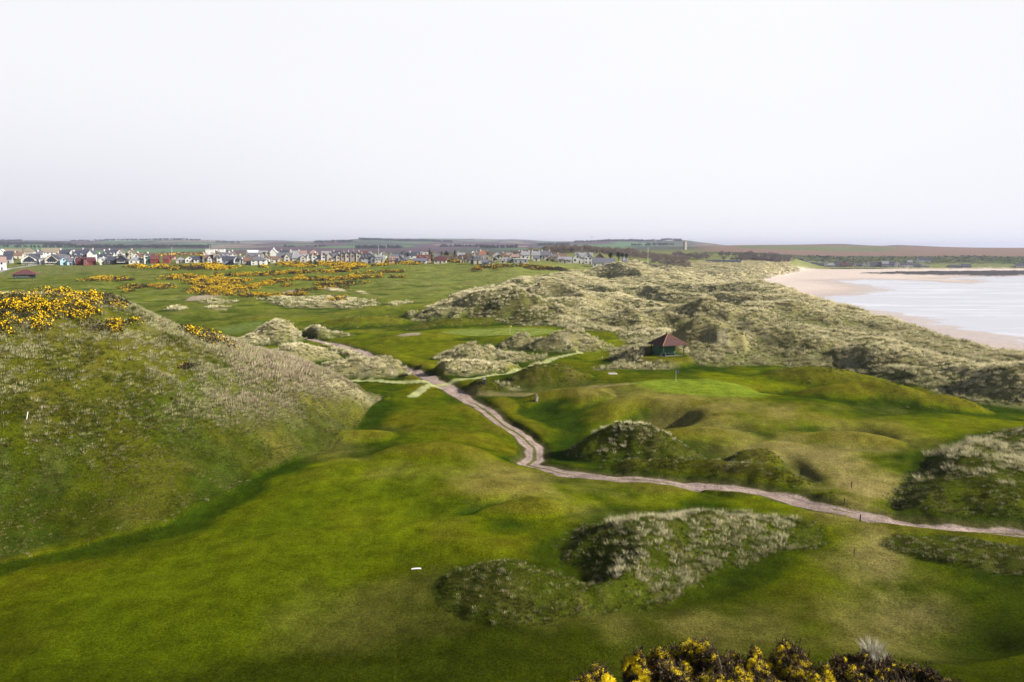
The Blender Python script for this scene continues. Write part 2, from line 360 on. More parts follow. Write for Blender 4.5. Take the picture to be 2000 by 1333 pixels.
tt = np.clip(((GX-xa)*(xb-xa)+(GY-ya)*(yb_-ya))/((xb-xa)**2+(yb_-ya)**2), -.2, 1)
polymound(BG, (3.1-1.9*tt)*(1+.25*(fbm(GX, GY, 9, 2, 143)-.5)), 6.6, 'darkrough', jit_=1.0)
polymound([(1745,1020),(1735,985),(1790,905),(1850,865),(1950,850),(2100,850),(2300,850),(2300,1040),(2000,1025)], 1.9+.9*(fbm(GX, GY, 12, 2, 145)-.3), 6, 'darkrough')
mound(1020,1215,842,1200,None,h=2.0,k=.75,kind='darkrough',amt=.8,pw=1.2,nz=.14)
mound(1900,1110,1745,2250,None,h=.8,k=.3,kind='darkrough')
mound(1965,792,1885,2100,718,k=.7,kind='marram',sharp=.1)
# bare turf swells round the green: bank, knolls, hollows
mound(1080,812,1020,1190,764,k=.8,kind='rough',amt=0)
mound(1220,812,1080,1360,782,k=.5,kind='rough',amt=0)
mound(1340,880,1220,1470,None,h=1.4,k=.6,kind='rough',amt=0)
mound(1640,872,1530,1760,None,h=1.5,k=.5,kind='rough',amt=0)
mound(1660,790,1540,1790,744,k=.6,kind='rough',amt=0)
mound(1620,752,1500,1730,720,k=.5,kind='rough',amt=.35)
mound(1800,800,1700,1930,762,k=.5,kind='rough',amt=.1)
mound(900,985,800,1080,None,h=.8,k=.6,kind='rough',amt=0)
mound(1010,1010,920,1110,None,h=.8,k=.6,kind='rough',amt=0)
mound(860,900,740,980,None,h=1.0,k=.6,kind='rough',amt=0)
mound(680,870,600,780,None,h=1.2,k=.7,kind='rough',amt=0)
mound(780,670,715,910,652,k=.5,kind='rough',amt=0)
def hollow(px, py, rad, dep, e=1.0, rot=0):
    x0, y0 = PB(px, py); c, s = math.cos(rot), math.sin(rot); dx, dy = GX-x0, GY-y0
    u = dx*c+dy*s; v = (-dx*s+dy*c)*e
    return dep*np.exp(-(u*u+v*v)/rad**2)
for a_ in [(1560,758,7,2.2,1.2),(1280,806,5,1.2,1.5),(1000,1010,5,.6),(1110,1150,4,.6),(600,870,6,.6),(930,870,4,.4),(1460,850,6,.6),(1840,1220,6,.8),(1350,870,5,.8),(700,830,6,.5),(1250,812,6,1.5),(1300,815,4,.5),(1130,860,6,.7),(1900,1200,9,.9),(1640,850,6,.7),(1400,745,7,-.3),(1120,1080,5,.8),(770,640,12,.8)]:
    H -= hollow(*a_)
def trench(l, w, dep, lift=0.):
    global H
    P = PBs(l); d_, t_ = ldist(GX, GY, P, list(np.linspace(0, 1, len(P))))
    H = H - dep*np.exp(-(d_/w)**2)*np.sin(np.clip(t_*.86+.07, 0, 1)*math.pi)*(1+.6*(fbm(GX, GY, 5, 2, 171)-.5))
for l, w, dp in [([(1528,872),(1545,895),(1575,925),(1600,952)],1.4,.9),([(1050,990),(1000,978),(930,992),(885,1008)],.9,.55),([(1225,810),(1270,795),(1320,800),(1365,822)],3.0,2.0),([(1560,845),(1620,838),(1700,842),(1760,856)],2.8,1.5),([(1040,800),(1080,795),(1130,790)],3,1.4),
                 ([(1490,745),(1540,758),(1600,760)],4,1.9),([(1700,770),(1780,785),(1850,800)],3,.6),([(600,905),(680,890),(760,905)],2,.35),([(1180,1190),(1300,1175),(1420,1130),(1520,1100)],1.6,.35),([(1860,1195),(1920,1230),(1990,1260)],2.5,.6),([(560,880),(480,960),(330,1040),(120,1090),(0,1110)],2.6,.28),([(1050,1010),(1070,1060),(1130,1110),(1160,1180)],1.8,.3),
                 ([(790,590),(700,600),(600,612)],7,.7),([(820,560),(700,566),(560,575)],8,.7),([(640,635),(760,625),(860,618)],5,.6)]:
    trench(l, w, dp)
wn_ = sstep(1.5, 0, np.maximum.reduce([MASK[k] for k in MASK]))
H += ((fbm(GX, GY, 16, 3, 51)-.5)*1.5*sstep(900, 400, GR))*sstep(45, 60, GR) + ((fbm(GX, GY, 5, 2, 52)-.5)*.22)*sstep(300, 100, GR)
roughm = np.maximum.reduce([MASK[k] for k in MASK])
H += roughm*((fbm(GX, GY, 3.2, 3, 57)-.5)*.7+(fbm(GX, GY, 8, 3, 58)-.5)*1.0)*sstep(500, 150, GR)
# flat banks of pale grass on the links beyond
for l in [[(500,590),(540,585),(600,588),(660,590),(742,589),(735,600),(640,601),(560,602)],[(752,603),(768,592),(802,585),(800,592),(778,603)],[(318,607),(350,603),(372,607),(350,611)],[(385,606),(420,602),(452,603),(440,609)],[(632,567),(655,562),(680,566),(660,574)],[(700,574),(722,577),(700,580)],[(380,590),(440,588),(470,592),(400,596)],[(640,676),(690,690),(760,712),(700,700),(650,688)],[(960,760),(1000,752),(1040,760),(1000,766)]]:
    P = PBs(l); sd = np.full(GX.shape, -99.); m = (GR > 120) & (GR < 600); sd[m] = sdist(GX[m], GY[m], P); sdn = sd + (fbm(GX, GY, 7, 3, 151)-.5)*4
    MASK['marram'] = np.maximum(MASK['marram'], sstep(-1, 1.5, sdn)*.85); H += 1.0*sstep(-1, 5, sdn)*(.5+fbm(GX, GY, 9, 2, 153))
# broad swells across the middle distance
H += (1-sstep(-20, 0, sdDn))*sstep(230, 300, GY)*sstep(620, 520, GY)*(fbm(GX, GY*1.3, 42, 3, 61)-.5)*3.0
H += sstep(3600, 4600, GR)*(GX < 1500)*(fbm(GX*1.0, GY*.6, 900, 4, 161)-.5)*52
H = np.where(GR < 60, np.maximum(H, nh), H)
# ------------------------------------------------------------------ tracks
dTj = dT + jit*.8
H -= .42*sstep(3.0, 1.3, dTj)
H += .35*sstep(7, 3.2, dT)*sstep(1.4, 2.6, dT)*sstep(.38, .62, fbm(GX, GY, 14, 2, 79))
dP, _ = ldist(GX, GY, TANP)
# village road and car park on the far left
RD = line([(-200,545),(0,531),(30,525),(52,520),(75,517),(110,517)])
dR, _ = ldist(GX, GY, RD)
# coast blend
fw_ = np.where(GY < 620, 24., 30.)
cb = sstep(-1, 0, sdF/fw_ + 0*jit)
H = H*(1-cb) + sandz*cb
H = np.where((sdF > 0) & (GR > 3000), -14, H)
sea_b = (GX > 0) & (GR > 3300) & (np.arctan2(GX, GY) > math.atan2(560, FPX))
H = np.where(sea_b, np.minimum(H, -8.4 + sstep(3600, 3300, GR)*10), H)
for k in MASK: MASK[k] = MASK[k]*(1-sstep(-.45, -.1, sdF/fw_))*sstep(2.2, 3.4, dTj)*sstep(1.5, 2.2, dM+jit*.5)
# flatten platforms for the shelters
def flat(px, py, rad, dz=0.0, dist=None):
    global H
    x0, y0 = PG(px, py) if dist is None else ((px-1000)/FPX*dist/.99, dist)
    z0 = float(bil(H, x0, y0)) + dz
    w = sstep(rad*1.7, rad, np.hypot(GX-x0, GY-y0)); H = H*(1-w) + z0*w
    for k in MASK: MASK[k] *= (1-w)
    return x0, y0, z0
PAV = flat(1300, 699, 4.4, .2)
PAV2 = flat(45, 545, 11, .1)
def gz(x, y): return float(bil(H, x, y))
# ------------------------------------------------------------------ colour of the ground (albedo)
C = np.zeros((NA, NR, 3)); 
def lerp(m, col):
    global C
    m = m[..., None]; C = C*(1-m) + np.asarray(col)*m
n1 = fbm(GX, GY, 26, 4, 101); n2 = fbm(GX, GY, 8, 4, 103); n3 = fbm(GX+GY*.3, GY*.55, 3.0, 3, 105); n4 = fbm(GX, GY*.6, 1.0, 2, 107)
C[:] = (.080, .100, .0015)
lerp(sstep(.38, .62, n1), (.130, .154, .002))
lerp(sstep(.52, .75, n2)*.6, (.125, .115, .005))
lerp(sstep(.50, .25, n2)*.6, (.034, .060, .002))
far = sstep(190, 420, GR)
lerp(far*.55, (.150, .175, .035)); lerp(sstep(300, 460, GR)*sstep(-160, 60, GX+.0*GY)*.6, (.22, .235, .075))
lerp(far*sstep(.5, .7, n2)*.35, (.20, .20, .075))
# dry knolls, lusher hollows darkened for shade, read from the lie of the land
near_ = slice(None), slice(0, int(np.searchsorted(RR, 800)))
def curv(rad):
    Hn = H[near_]; gx, gy = GX[near_], GY[near_]; acc = 0
    for k in range(6):
        a = k*math.pi/3; acc = acc + bil(H, gx+rad*math.cos(a), gy+rad*math.sin(a))
    out = np.zeros(GX.shape); out[near_] = Hn - acc/6; return out
cvD = np.clip(curv(13)/1.6, -1, 1)
cv = np.clip(curv(6.5)/.55, -1.3, 1.3) + np.clip(curv(2.2)/.16, -1, 1)*.45
lerp(np.clip(-cv-.05, 0, 1)*.85, (.020, .044, .0015))
lerp(np.clip(cv-.15, 0, 1)*.55*sstep(600, 300, GR), (.150, .125, .012))
def reg(l, soft=2.0, jitter=3.0, wr=False):
    P = PBs(l); sd = sdist(GX, GY, P) + (n2-.5)*jitter*2
    return sstep(-soft, soft, sd)
# lusher foreground turf, also darkened in its colour to imitate shade and vignette
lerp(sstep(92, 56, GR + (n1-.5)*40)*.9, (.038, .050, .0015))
lerp(reg([(0,1190),(500,1150),(900,1240),(1120,1310),(900,1400),(0,1400)], 6, 8)*.7, (.026, .036, .0015))  # bottom left corner darkened once more, as painted shade
# mown fairway in front
lerp(reg([(100,1150),(400,1060),(560,980),(640,915),(780,905),(900,950),(830,1040),(700,1150),(600,1250),(300,1330),(0,1330)], 3, 3)*.45, (.128, .168, .003))
# yellowed, worn turf
for l, a_ in [([(1300,775),(1500,790),(1620,800),(1560,850),(1450,880),(1380,845),(1250,800)], .75), ([(1530,862),(1620,885),(1720,900),(1745,1000),(1740,1015),(1650,995),(1600,925)], 1.1), ([(1690,1028),(1750,1035),(1800,1130),(1850,1220),(1740,1250),(1690,1140)], .5),
              ([(1150,1200),(1400,1180),(1480,1220),(1250,1260)], .5), ([(780,930),(1020,930),(1300,960),(1100,985),(900,985)], .5), ([(600,1160),(900,1150),(800,1220),(620,1260)], .22), ([(1640,820),(1760,800),(1780,860),(1650,900)], .35), ([(1050,762),(1250,752),(1420,790),(1200,790)], .5), ([(600,850),(720,840),(700,900),(600,890)], .35), ([(950,905),(1200,935),(1000,930)], .4)]:
    lerp(reg(l, 5, 5)*a_*sstep(.22, .58, n2*.6+n3*.4), (.24, .20, .055))
for l in [[(1530,858),(1620,880),(1700,895),(1745,990),(1742,1014),(1660,998),(1605,930)],[(1695,1028),(1748,1034),(1780,1100),(1800,1170),(1740,1190),(1700,1120)]]:
    lerp(reg(l, 4, 5)*.6*sstep(.2, .5, n2*.5+n3*.5), (.29, .24, .085))
lerp(sstep(1.6, .7, dP+jit*.6)*.7, (.24, .20, .085))
# greens
G1 = reg([(1228,752),(1290,744),(1380,743),(1460,750),(1520,762),(1490,778),(1380,776),(1290,768)], .8, .5)
G2 = reg([(860,648),(900,642),(1000,641),(1100,646),(1120,652),(1040,657),(930,656)], 1.2, .5)
G3 = reg([(420,640),(500,628),(560,632),(450,652)], 3, 1)
lerp(G1*.92, (.175, .235, .018)); lerp(G2*.92, (.19, .235, .045)); lerp(G3*.7, (.13, .17, .045))
lerp(reg([(1130,690),(1160,668),(1240,660),(1235,670),(1190,700),(1150,705)], 1.5, 1)*.8, (.15, .165, .006))
lerp(reg([(720,680),(800,655),(900,665),(860,700),(800,698)], 3, 2)*.5, (.135, .150, .004))
# village grass, fields behind
d = GR
lerp(sstep(560, 640, d + (n1-.5)*60)*.7*(1-wD), (.15, .16, .06))
# dune ground under the tussocks
mr = MASK['marram']; md = MASK['darkrough']; mq = MASK['rough']; mp = MASK['pinkstraw']
lerp(mr*.92, (.245, .22, .10)); lerp(mr*sstep(.40, .62, n1-.28*cvD)*.6*sstep(900, 700, GY), (.10, .12, .028)); lerp(mr*sstep(.62, .8, n3)*.6, (.34, .30, .19))
lerp(mr*sstep(300, 480, GR)*.6, (.34, .31, .18))
lerp(md*.85, (.055, .073, .005)); lerp(md*sstep(.5, .7, n3)*.4, (.12, .11, .03))
lerp(mq*.7, (.052, .062, .004)); lerp(mq*sstep(.48, .7, n3)*.45, (.15, .125, .035)); lerp(lam*sstep(.45,.7,n2*.6+n3*.4)*.35, (.20, .165, .06))
lerp(mp*.8, (.22, .18, .10))
# the pale straw at the toe of the big dune, lower face painted darker for vignette
def colpx(): 
    return (GX/np.maximum(GY, 1)*.985)*FPX + 1000
CPX = colpx()
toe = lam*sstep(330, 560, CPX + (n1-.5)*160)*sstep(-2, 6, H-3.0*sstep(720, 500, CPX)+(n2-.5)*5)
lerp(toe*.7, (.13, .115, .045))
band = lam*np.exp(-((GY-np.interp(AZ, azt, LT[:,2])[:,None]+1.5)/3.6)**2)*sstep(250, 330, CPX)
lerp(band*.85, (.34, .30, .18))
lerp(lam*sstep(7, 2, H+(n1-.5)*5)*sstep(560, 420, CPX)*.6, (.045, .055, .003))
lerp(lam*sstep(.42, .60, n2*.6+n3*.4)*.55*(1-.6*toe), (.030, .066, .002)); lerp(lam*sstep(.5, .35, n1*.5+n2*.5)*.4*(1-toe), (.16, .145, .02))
# moor and fields far off
ff = sstep(1500, 2200, GR)
lerp(ff, (.07, .085, .065))
cell = vnoise(GX/420+GY/2600, GY/900+3, 301); cell2 = vnoise(GX/300, GY/700+9, 305)
lerp(ff*sstep(.45, .5, cell), (.10, .07, .08)); lerp(ff*sstep(.62, .66, cell2)*.9, (.10, .19, .075)); lerp(ff*sstep(.22, .18, cell2)*.9, (.24, .2, .15))
right = sstep(1330, 1400, CPX)
dz = GY
lerp(right*sstep(1380, 1420, dz)*(1-sstep(1580, 1640, dz)), (.105, .115, .045))
lerp(right*sstep(1380, 1400, dz)*(1-sstep(1560, 1600, dz))*sstep(.45, .6, n2), (.035, .05, .02))
lerp(right*sstep(1400, 1420, dz)*(1-sstep(1500, 1560, dz))*sstep(1850, 1900, CPX)*sstep(.4, .6, n1), (.05, .09, .015))
lerp(right*sstep(1560, 1600, dz + (n1-.5)*40), (.20, .135, .105))
lerp(right*sstep(2000, 2030, dz)*sstep(2450, 2430, dz)*sstep(1420, 1440, CPX)*sstep(1760, 1700, CPX)*.8, (.12, .16, .06))
lerp(right*sstep(2480, 2520, dz), (.17, .14, .10))
lerp(right*sstep(2600, 2650, dz)*sstep(1580, 1600, CPX)*.7, (.09, .08, .07))
# roads, mats, track
lerp(sstep(3.2, 2.4, dR), (.30, .29, .28))
carp = reg([(-100,540),(0,527),(32,523),(20,529),(-20,538)], 2, 1); lerp(carp*.8, (.34, .33, .32))
wj = (fbm(GX, GY, 9, 2, 83)-.5)*.9+(n3-.5)*.5; trk = sstep(1.50, 1.10, dTj+wj*.7)
mid = sstep(.42, .2, np.abs(dT-0) + jit*.3)*sstep(60, 40, np.abs(GY-118)+0*GX)*sstep(1060, 1050, CPX)
rut = ((.80 + .40*n3)*(1-.22*sstep(.25, .0, np.abs(dT-.75))))[..., None]
C = C*(1-trk[..., None]) + (np.array([.40, .305, .26])*rut)*trk[..., None]
lerp(trk*mid*sstep(905, 925, CPX)*.9, (.10, .11, .02)); lerp(trk*sstep(.35, .12, np.abs(dT)+jit*.25)*sstep(.45, .6, n2)*sstep(150, 130, GR)*.8, (.13, .12, .04))
verge = sstep(2.6, 1.6, dTj)*(1-trk); lerp(verge*.45, (.13, .10, .045))
mat_ = sstep(1.15, .80, dM+jit*.5)*sstep(-.1, .3, 1.0+0*dM)
lerp(mat_, (.42, .43, .19)); lerp(mat_*trk*.5, (.36, .30, .17)); lerp(mat_*sstep(.4, .7, n3)*.35, (.22, .26, .07))
# the pale sandy face of the far dune and blowouts
fs = sstep(700, 820, GY)*MASK['marram']*sstep(1300, 1350, CPX)
lerp(fs*.75, (.42, .36, .20)); lerp(fs*sstep(.52, .66, n2)*.6, (.58, .49, .36))
# beach
cbs = sstep(-.55, -.05, sdF/fw_ + (n2-.5)*.5)
sandc = np.array([.56, .46, .39])
wet = sstep(-60, 4, sdW + (n1-.5)*46)*(sdF > 0)
lerp(cbs, sandc); lerp(cbs*sstep(.45, .7, n1)*.4, (.62, .52, .45)); lerp(cbs*wet*.7, (.33, .25, .215))
rock = sdist(GX, GY, [PZ(px, py, -8.6) for px, py in [(1690,535),(1760,533),(1850,532),(2050,530),(2300,530),(2300,538),(2000,538),(1960,540),(1840,539),(1740,537)]])
rk = sstep(-6, 6, rock + (n2-.5)*45)*(sdF > 0)
lerp(rk*.98, (.007, .006, .006))
H += rk*(.3+fbm(GX, GY, 9, 3, 401)*2.4)
C = np.clip(C*(.82+.36*n4[..., None]), .002, 1)
isbeach = (sdF/fw_ > -.10)
ispath = (trk > .5)
# sand scars on the course
for (px, py, w_, hh) in [(615,588,26,3),(1195,730,10,2),(575,571,20,2),(395,580,28,3),(800,662,24,2)]:
    x0, y0 = PB(px, py); a_ = w_*y0/FPX; b_ = hh*y0*y0/FPX/CZ
    lerp(sstep(1.2, .8, np.sqrt(((GX-x0)/a_)**2 + ((GY-y0)/b_)**2) + (n3-.5)*.8)*.8, (.40, .31, .25))
# ------------------------------------------------------------------ node helpers
def mat(name):
    m = bpy.data.materials.new(name); m.use_nodes = True; m.node_tree.nodes.clear(); return m
class NT:
    def __init__(s, m): s.m = m; s.t = m.node_tree
    def n(s, t, **k):
        q = s.t.nodes.new(t)
        for a, b in k.items(): setattr(q, a, b)
        return q
    def l(s, a, b): s.t.links.new(a, b)
    def noise(s, scale, detail=3, vec=None, rough=.6):
        q = s.n('ShaderNodeTexNoise'); q.inputs['Scale'].default_value = scale; q.inputs['Detail'].default_value = detail; q.inputs['Roughness'].default_value = rough
        if vec is None: vec = s.n('ShaderNodeTexCoord').outputs['Object']
        s.l(vec, q.inputs['Vector']); return q.outputs[0]
    def mr(s, v, a, b, c, d):
        q = s.n('ShaderNodeMapRange'); s.l(v, q.inputs[0])
        for i, x in enumerate((a, b, c, d)): q.inputs[i+1].default_value = x
        return q.outputs[0]
    def mul(s, col, f):
        q = s.n('ShaderNodeVectorMath', operation='MULTIPLY')
        for i, v in enumerate((col, f)):
            if hasattr(v, 'links') or hasattr(v, 'is_linked'): s.l(v, q.inputs[i])
            else: q.inputs[i].default_value = v
        return q.outputs[0]
    def out(s, col, rough=.9, bump=None, bstr=.5, bdist=.1, spec=.2, trans=None):
        o = s.n('ShaderNodeOutputMaterial'); b = s.n('ShaderNodeBsdfPrincipled')
        if hasattr(col, 'is_linked'): s.l(col, b.inputs['Base Color'])
        else: b.inputs['Base Color'].default_value = (*col, 1)
        if hasattr(rough, 'is_linked'): s.l(rough, b.inputs['Roughness'])
        else: b.inputs['Roughness'].default_value = rough
        b.inputs['Specular IOR Level'].default_value = spec
        if bump is not None:
            q = s.n('ShaderNodeBump'); q.inputs['Strength'].default_value = bstr; q.inputs['Distance'].default_value = bdist
            s.l(bump, q.inputs['Height']); s.l(q.outputs[0], b.inputs['Normal'])
        s.l(b.outputs[0], o.inputs[0]); s.b = b; s.o = o; return s.m
def simple(name, col, rough=.8, var=.25, scale=2., spec=.25, metal=0):
    t = NT(mat(name)); f = t.mr(t.noise(scale, 4), .3, .7, 1-var, 1+var)
    c = t.mul(col, f); m = t.out(c, rough, spec=spec, bump=t.noise(scale*6, 2), bstr=.15, bdist=.02); t.b.inputs['Metallic'].default_value = metal
    return m
def ground_mat():
    t = NT(mat('turf')); a = t.n('ShaderNodeAttribute', attribute_name='albedo').outputs['Color']
    n_a = t.noise(4.2, 5, rough=.82); n_b = t.noise(.45, 4)
    f = t.n('ShaderNodeMath', operation='MULTIPLY'); t.l(t.mr(n_a, .33, .67, .52, 1.5), f.inputs[0]); t.l(t.mr(n_b, .3, .7, .72, 1.28), f.inputs[1])
    f2 = t.n('ShaderNodeMath', operation='MULTIPLY'); t.l(f.outputs[0], f2.inputs[0]); t.l(t.mr(t.noise(11, 2, rough=.8), .35, .65, .68, 1.32), f2.inputs[1])
    c = t.mul(a, f2.outputs[0])
    h = t.n('ShaderNodeMath', operation='ADD'); t.l(t.noise(5, 4, rough=.8), h.inputs[0]); t.l(t.noise(1.1, 3), h.inputs[1])
    return t.out(c, .95, bump=h.outputs[0], bstr=1.0, bdist=.28, spec=.0)
def sand_mat():
    t = NT(mat('beach_sand')); a = t.n('ShaderNodeAttribute', attribute_name='albedo').outputs['Color']
    w = t.n('ShaderNodeAttribute', attribute_name='wet').outputs['Fac']
    c = t.mul(a, t.mr(t.noise(.6, 4), .3, .7, .9, 1.1))
    return t.out(c, t.mr(w, 0, 1, .9, .28), bump=t.noise(2.5, 3), bstr=.25, bdist=.04, spec=.3)
MG, MS = ground_mat(), sand_mat()
# ------------------------------------------------------------------ meshes of the ground
def np_mesh(name, V, F, mats=(), smooth=False, attrs=None, fmat=None):
    """F: (n,3) or (n,4) int array"""
    me = bpy.data.meshes.new(name); V = np.asarray(V, np.float32); F = np.asarray(F, np.int32); k = F.shape[1]
    me.vertices.add(len(V)); me.vertices.foreach_set('co', V.ravel())
    me.loops.add(F.size); me.loops.foreach_set('vertex_index', F.ravel())
    me.polygons.add(len(F)); me.polygons.foreach_set('loop_start', np.arange(0, F.size, k, dtype=np.int32))
    if smooth: me.polygons.foreach_set('use_smooth', np.ones(len(F), bool))
    if fmat is not None: me.polygons.foreach_set('material_index', np.asarray(fmat, np.int32))
    me.update(calc_edges=True)
    for m in mats: me.materials.append(m)
    for nm, (ty, arr) in (attrs or {}).items():
        at = me.attributes.new(nm, ty, 'POINT')
        key = {'FLOAT': 'value', 'FLOAT_COLOR': 'color', 'FLOAT_VECTOR': 'vector', 'INT': 'value'}[ty]
        at.data.foreach_set(key, np.asarray(arr, np.int32 if ty == 'INT' else np.float32).ravel())
    return me
def put(name, me, parent=None):
    o = bpy.data.objects.new(name, me); COL.objects.link(o)
    if parent: o.parent = parent
    return o
idx = np.arange(NA*NR).reshape(NA, NR)
q0 = idx[:-1,:-1]; q1_ = idx[1:,:-1]; q2_ = idx[1:,1:]; q3 = idx[:-1,1:]
QF = np.stack([q0, q1_, q2_, q3], -1)
# close the ring behind the camera
ring = np.stack([idx[-1,:-1], idx[0,:-1], idx[0,1:], idx[-1,1:]], -1)
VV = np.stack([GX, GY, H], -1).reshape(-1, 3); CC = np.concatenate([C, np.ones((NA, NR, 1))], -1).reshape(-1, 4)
WETF = (np.maximum(wet*cbs*(1-rk), 0)).reshape(-1)
def sub(name, fm, m, extra=None):
    F = QF[fm]
    if extra is not None: F = np.concatenate([F, extra])
    else: F = F.reshape(-1, 4)
    u, inv = np.unique(F, return_inverse=True); F = inv.reshape(-1, 4)
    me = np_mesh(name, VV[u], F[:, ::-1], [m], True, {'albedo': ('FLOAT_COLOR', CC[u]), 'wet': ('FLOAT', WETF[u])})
    o = put(name, me); o['kind'] = 'structure'; return o
fb = isbeach[:-1,:-1]; fp = ispath[:-1,:-1] & ~fb
cap = np.array([[idx[i, 0], idx[0, 0], idx[i+1, 0], idx[i+1, 0]] for i in range(1, 2)])
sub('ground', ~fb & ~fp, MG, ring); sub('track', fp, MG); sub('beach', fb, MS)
# ------------------------------------------------------------------ sea
def water_mat():
    t = NT(mat('sea_water')); tc_ = t.n('ShaderNodeTexCoord').outputs['Object']
    mp_ = t.n('ShaderNodeMapping'); mp_.inputs['Scale'].default_value = (.30, 1, 1); mp_.inputs['Rotation'].default_value = (0, 0, .35); t.l(tc_, mp_.inputs[0])
    w = t.noise(.35, 4, mp_.outputs[0]); w2 = t.noise(.035, 5, mp_.outputs[0], .7)
    foam = t.mr(w2, .50, .68, 0, .8)
    mxx = t.n('ShaderNodeMix', data_type='RGBA'); t.l(foam, mxx.inputs[0]); mxx.inputs[6].default_value = (.40, .40, .44, 1); mxx.inputs[7].default_value = (.66, .66, .70, 1)
    return t.out(mxx.outputs[2], .20, bump=w, bstr=.22, bdist=.2, spec=.9)
xs = np.concatenate([np.linspace(120, 1800, 60), np.geomspace(1900, 30000, 25)]); ys = np.concatenate([np.linspace(-1500, 1500, 80), np.geomspace(1600, 30000, 25)])
SX, SY = np.meshgrid(xs, ys, indexing='ij'); ix_ = np.arange(SX.size).reshape(SX.shape)
SF = np.stack([ix_[:-1,:-1], ix_[1:,:-1], ix_[1:,1:], ix_[:-1,1:]], -1).reshape(-1, 4)
so_ = put('sea', np_mesh('sea', np.stack([SX, SY, np.full(SX.shape, -8.8)], -1).reshape(-1, 3), SF, [water_mat()])); so_['kind'] = 'structure'
# ------------------------------------------------------------------ tussocks, rough grass: stuff, instanced
def tuft_mesh(name, nb, h, spread, lean, w, seed, droop=.45, segs=3):
    R_ = np.random.default_rng(seed); V = []; F = []; shade = []; tt_ = []; tt_ = []
    for i in range(nb):
        a = R_.uniform(0, 2*math.pi); r0 = spread*.35*math.sqrt(R_.uniform()); L = h*R_.uniform(.6, 1.1)
        bx, by = r0*math.cos(a), r0*math.sin(a); out = R_.uniform(.1, .55)
        dx, dy = math.cos(a)*out + lean[0]*R_.uniform(.5, 1.4), math.sin(a)*out + lean[1]*R_.uniform(.5, 1.4)
        pa = R_.uniform(0, math.pi); wx, wy = math.cos(pa)*w, math.sin(pa)*w
        s0 = R_.uniform(.75, 1.25); b0 = len(V)
        for k in range(segs+1):
            t = k/segs; ww = 1-.85*t
            px = bx + dx*L*t**1.6; py = by + dy*L*t**1.6; pz = L*(t - droop*t*t*math.hypot(dx, dy)) - .06
            if k < segs: V += [(px-wx*ww, py-wy*ww, pz), (px+wx*ww, py+wy*ww, pz)]; shade += [s0, s0]; tt_ += [t, t]
            else: V += [(px, py, pz)]; shade += [s0]; tt_ += [t]
        for k in range(segs-1): q = b0+2*k; F.append((q, q+1, q+3, q+2))
        q = b0+2*(segs-1); F.append((q, q+1, q+2, q+2))
    F3 = []
    for f in F:
        F3.append(f[:3]); 
        if f[2] != f[3]: F3.append((f[0], f[2], f[3]))
    return np_mesh(name, V, F3, [M_BLADE], True, {'sh': ('FLOAT', shade), 'along': ('FLOAT', tt_)})
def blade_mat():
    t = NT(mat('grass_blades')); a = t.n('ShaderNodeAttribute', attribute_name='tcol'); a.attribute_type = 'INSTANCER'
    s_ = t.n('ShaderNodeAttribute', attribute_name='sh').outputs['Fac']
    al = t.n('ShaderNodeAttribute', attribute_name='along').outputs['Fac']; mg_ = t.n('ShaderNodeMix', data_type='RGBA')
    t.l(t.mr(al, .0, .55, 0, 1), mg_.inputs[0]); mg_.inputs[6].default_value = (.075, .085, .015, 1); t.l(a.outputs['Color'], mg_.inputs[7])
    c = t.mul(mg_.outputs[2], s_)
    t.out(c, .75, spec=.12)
    tr = t.n('ShaderNodeBsdfTranslucent'); t.l(c, tr.inputs[0]); mx_ = t.n('ShaderNodeMixShader'); mx_.inputs[0].default_value = .25
    t.l(t.b.outputs[0], mx_.inputs[1]); t.l(tr.outputs[0], mx_.inputs[2]); t.l(mx_.outputs[0], t.o.inputs[0]); return t.m
M_BLADE = blade_mat()
LEAN = (-.10, .32)      # the wind lies the grass over
def scatter(name, meshes, P, ROT, SC, COLR, PK, kind='stuff', label=None):
    me = np_mesh_points(name, P, {'rot': ('FLOAT_VECTOR', ROT), 'scl': ('FLOAT_VECTOR', SC), 'tcol': ('FLOAT_COLOR', np.concatenate([COLR, np.ones((len(COLR), 1))], 1)), 'pick': ('INT', PK)})
    o = put(name, me); o['kind'] = kind
    ng = bpy.data.node_groups.new(name, 'GeometryNodeTree')
    ng.interface.new_socket('Geometry', in_out='INPUT', socket_type='NodeSocketGeometry'); ng.interface.new_socket('Geometry', in_out='OUTPUT', socket_type='NodeSocketGeometry')
    n = ng.nodes; l = ng.links; gi = n.new('NodeGroupInput'); go = n.new('NodeGroupOutput'); jn = n.new('GeometryNodeJoinGeometry')
    def attr(nm, ty):
        q = n.new('GeometryNodeInputNamedAttribute'); q.data_type = ty; q.inputs[0].default_value = nm; return q.outputs[0]
    r, s_, p_ = attr('rot', 'FLOAT_VECTOR'), attr('scl', 'FLOAT_VECTOR'), attr('pick', 'INT')
    er = n.new('FunctionNodeEulerToRotation'); l.new(r, er.inputs[0])
    for k, mm_ in enumerate(meshes):
        src = bpy.data.objects.new(name + '_source', mm_)
        oi = n.new('GeometryNodeObjectInfo'); oi.inputs[0].default_value = src
        cp = n.new('FunctionNodeCompare'); cp.data_type = 'INT'; cp.operation = 'EQUAL'; l.new(p_, cp.inputs[2]); cp.inputs[3].default_value = k
        ip = n.new('GeometryNodeInstanceOnPoints'); l.new(gi.outputs[0], ip.inputs['Points']); l.new(cp.outputs[0], ip.inputs['Selection'])
        l.new(oi.outputs['Geometry'], ip.inputs['Instance']); l.new(er.outputs[0], ip.inputs['Rotation']); l.new(s_, ip.inputs['Scale'])
        l.new(ip.outputs[0], jn.inputs[0])
    l.new(jn.outputs[0], go.inputs[0])
    md_ = o.modifiers.new('scatter', 'NODES'); md_.node_group = ng
    return o
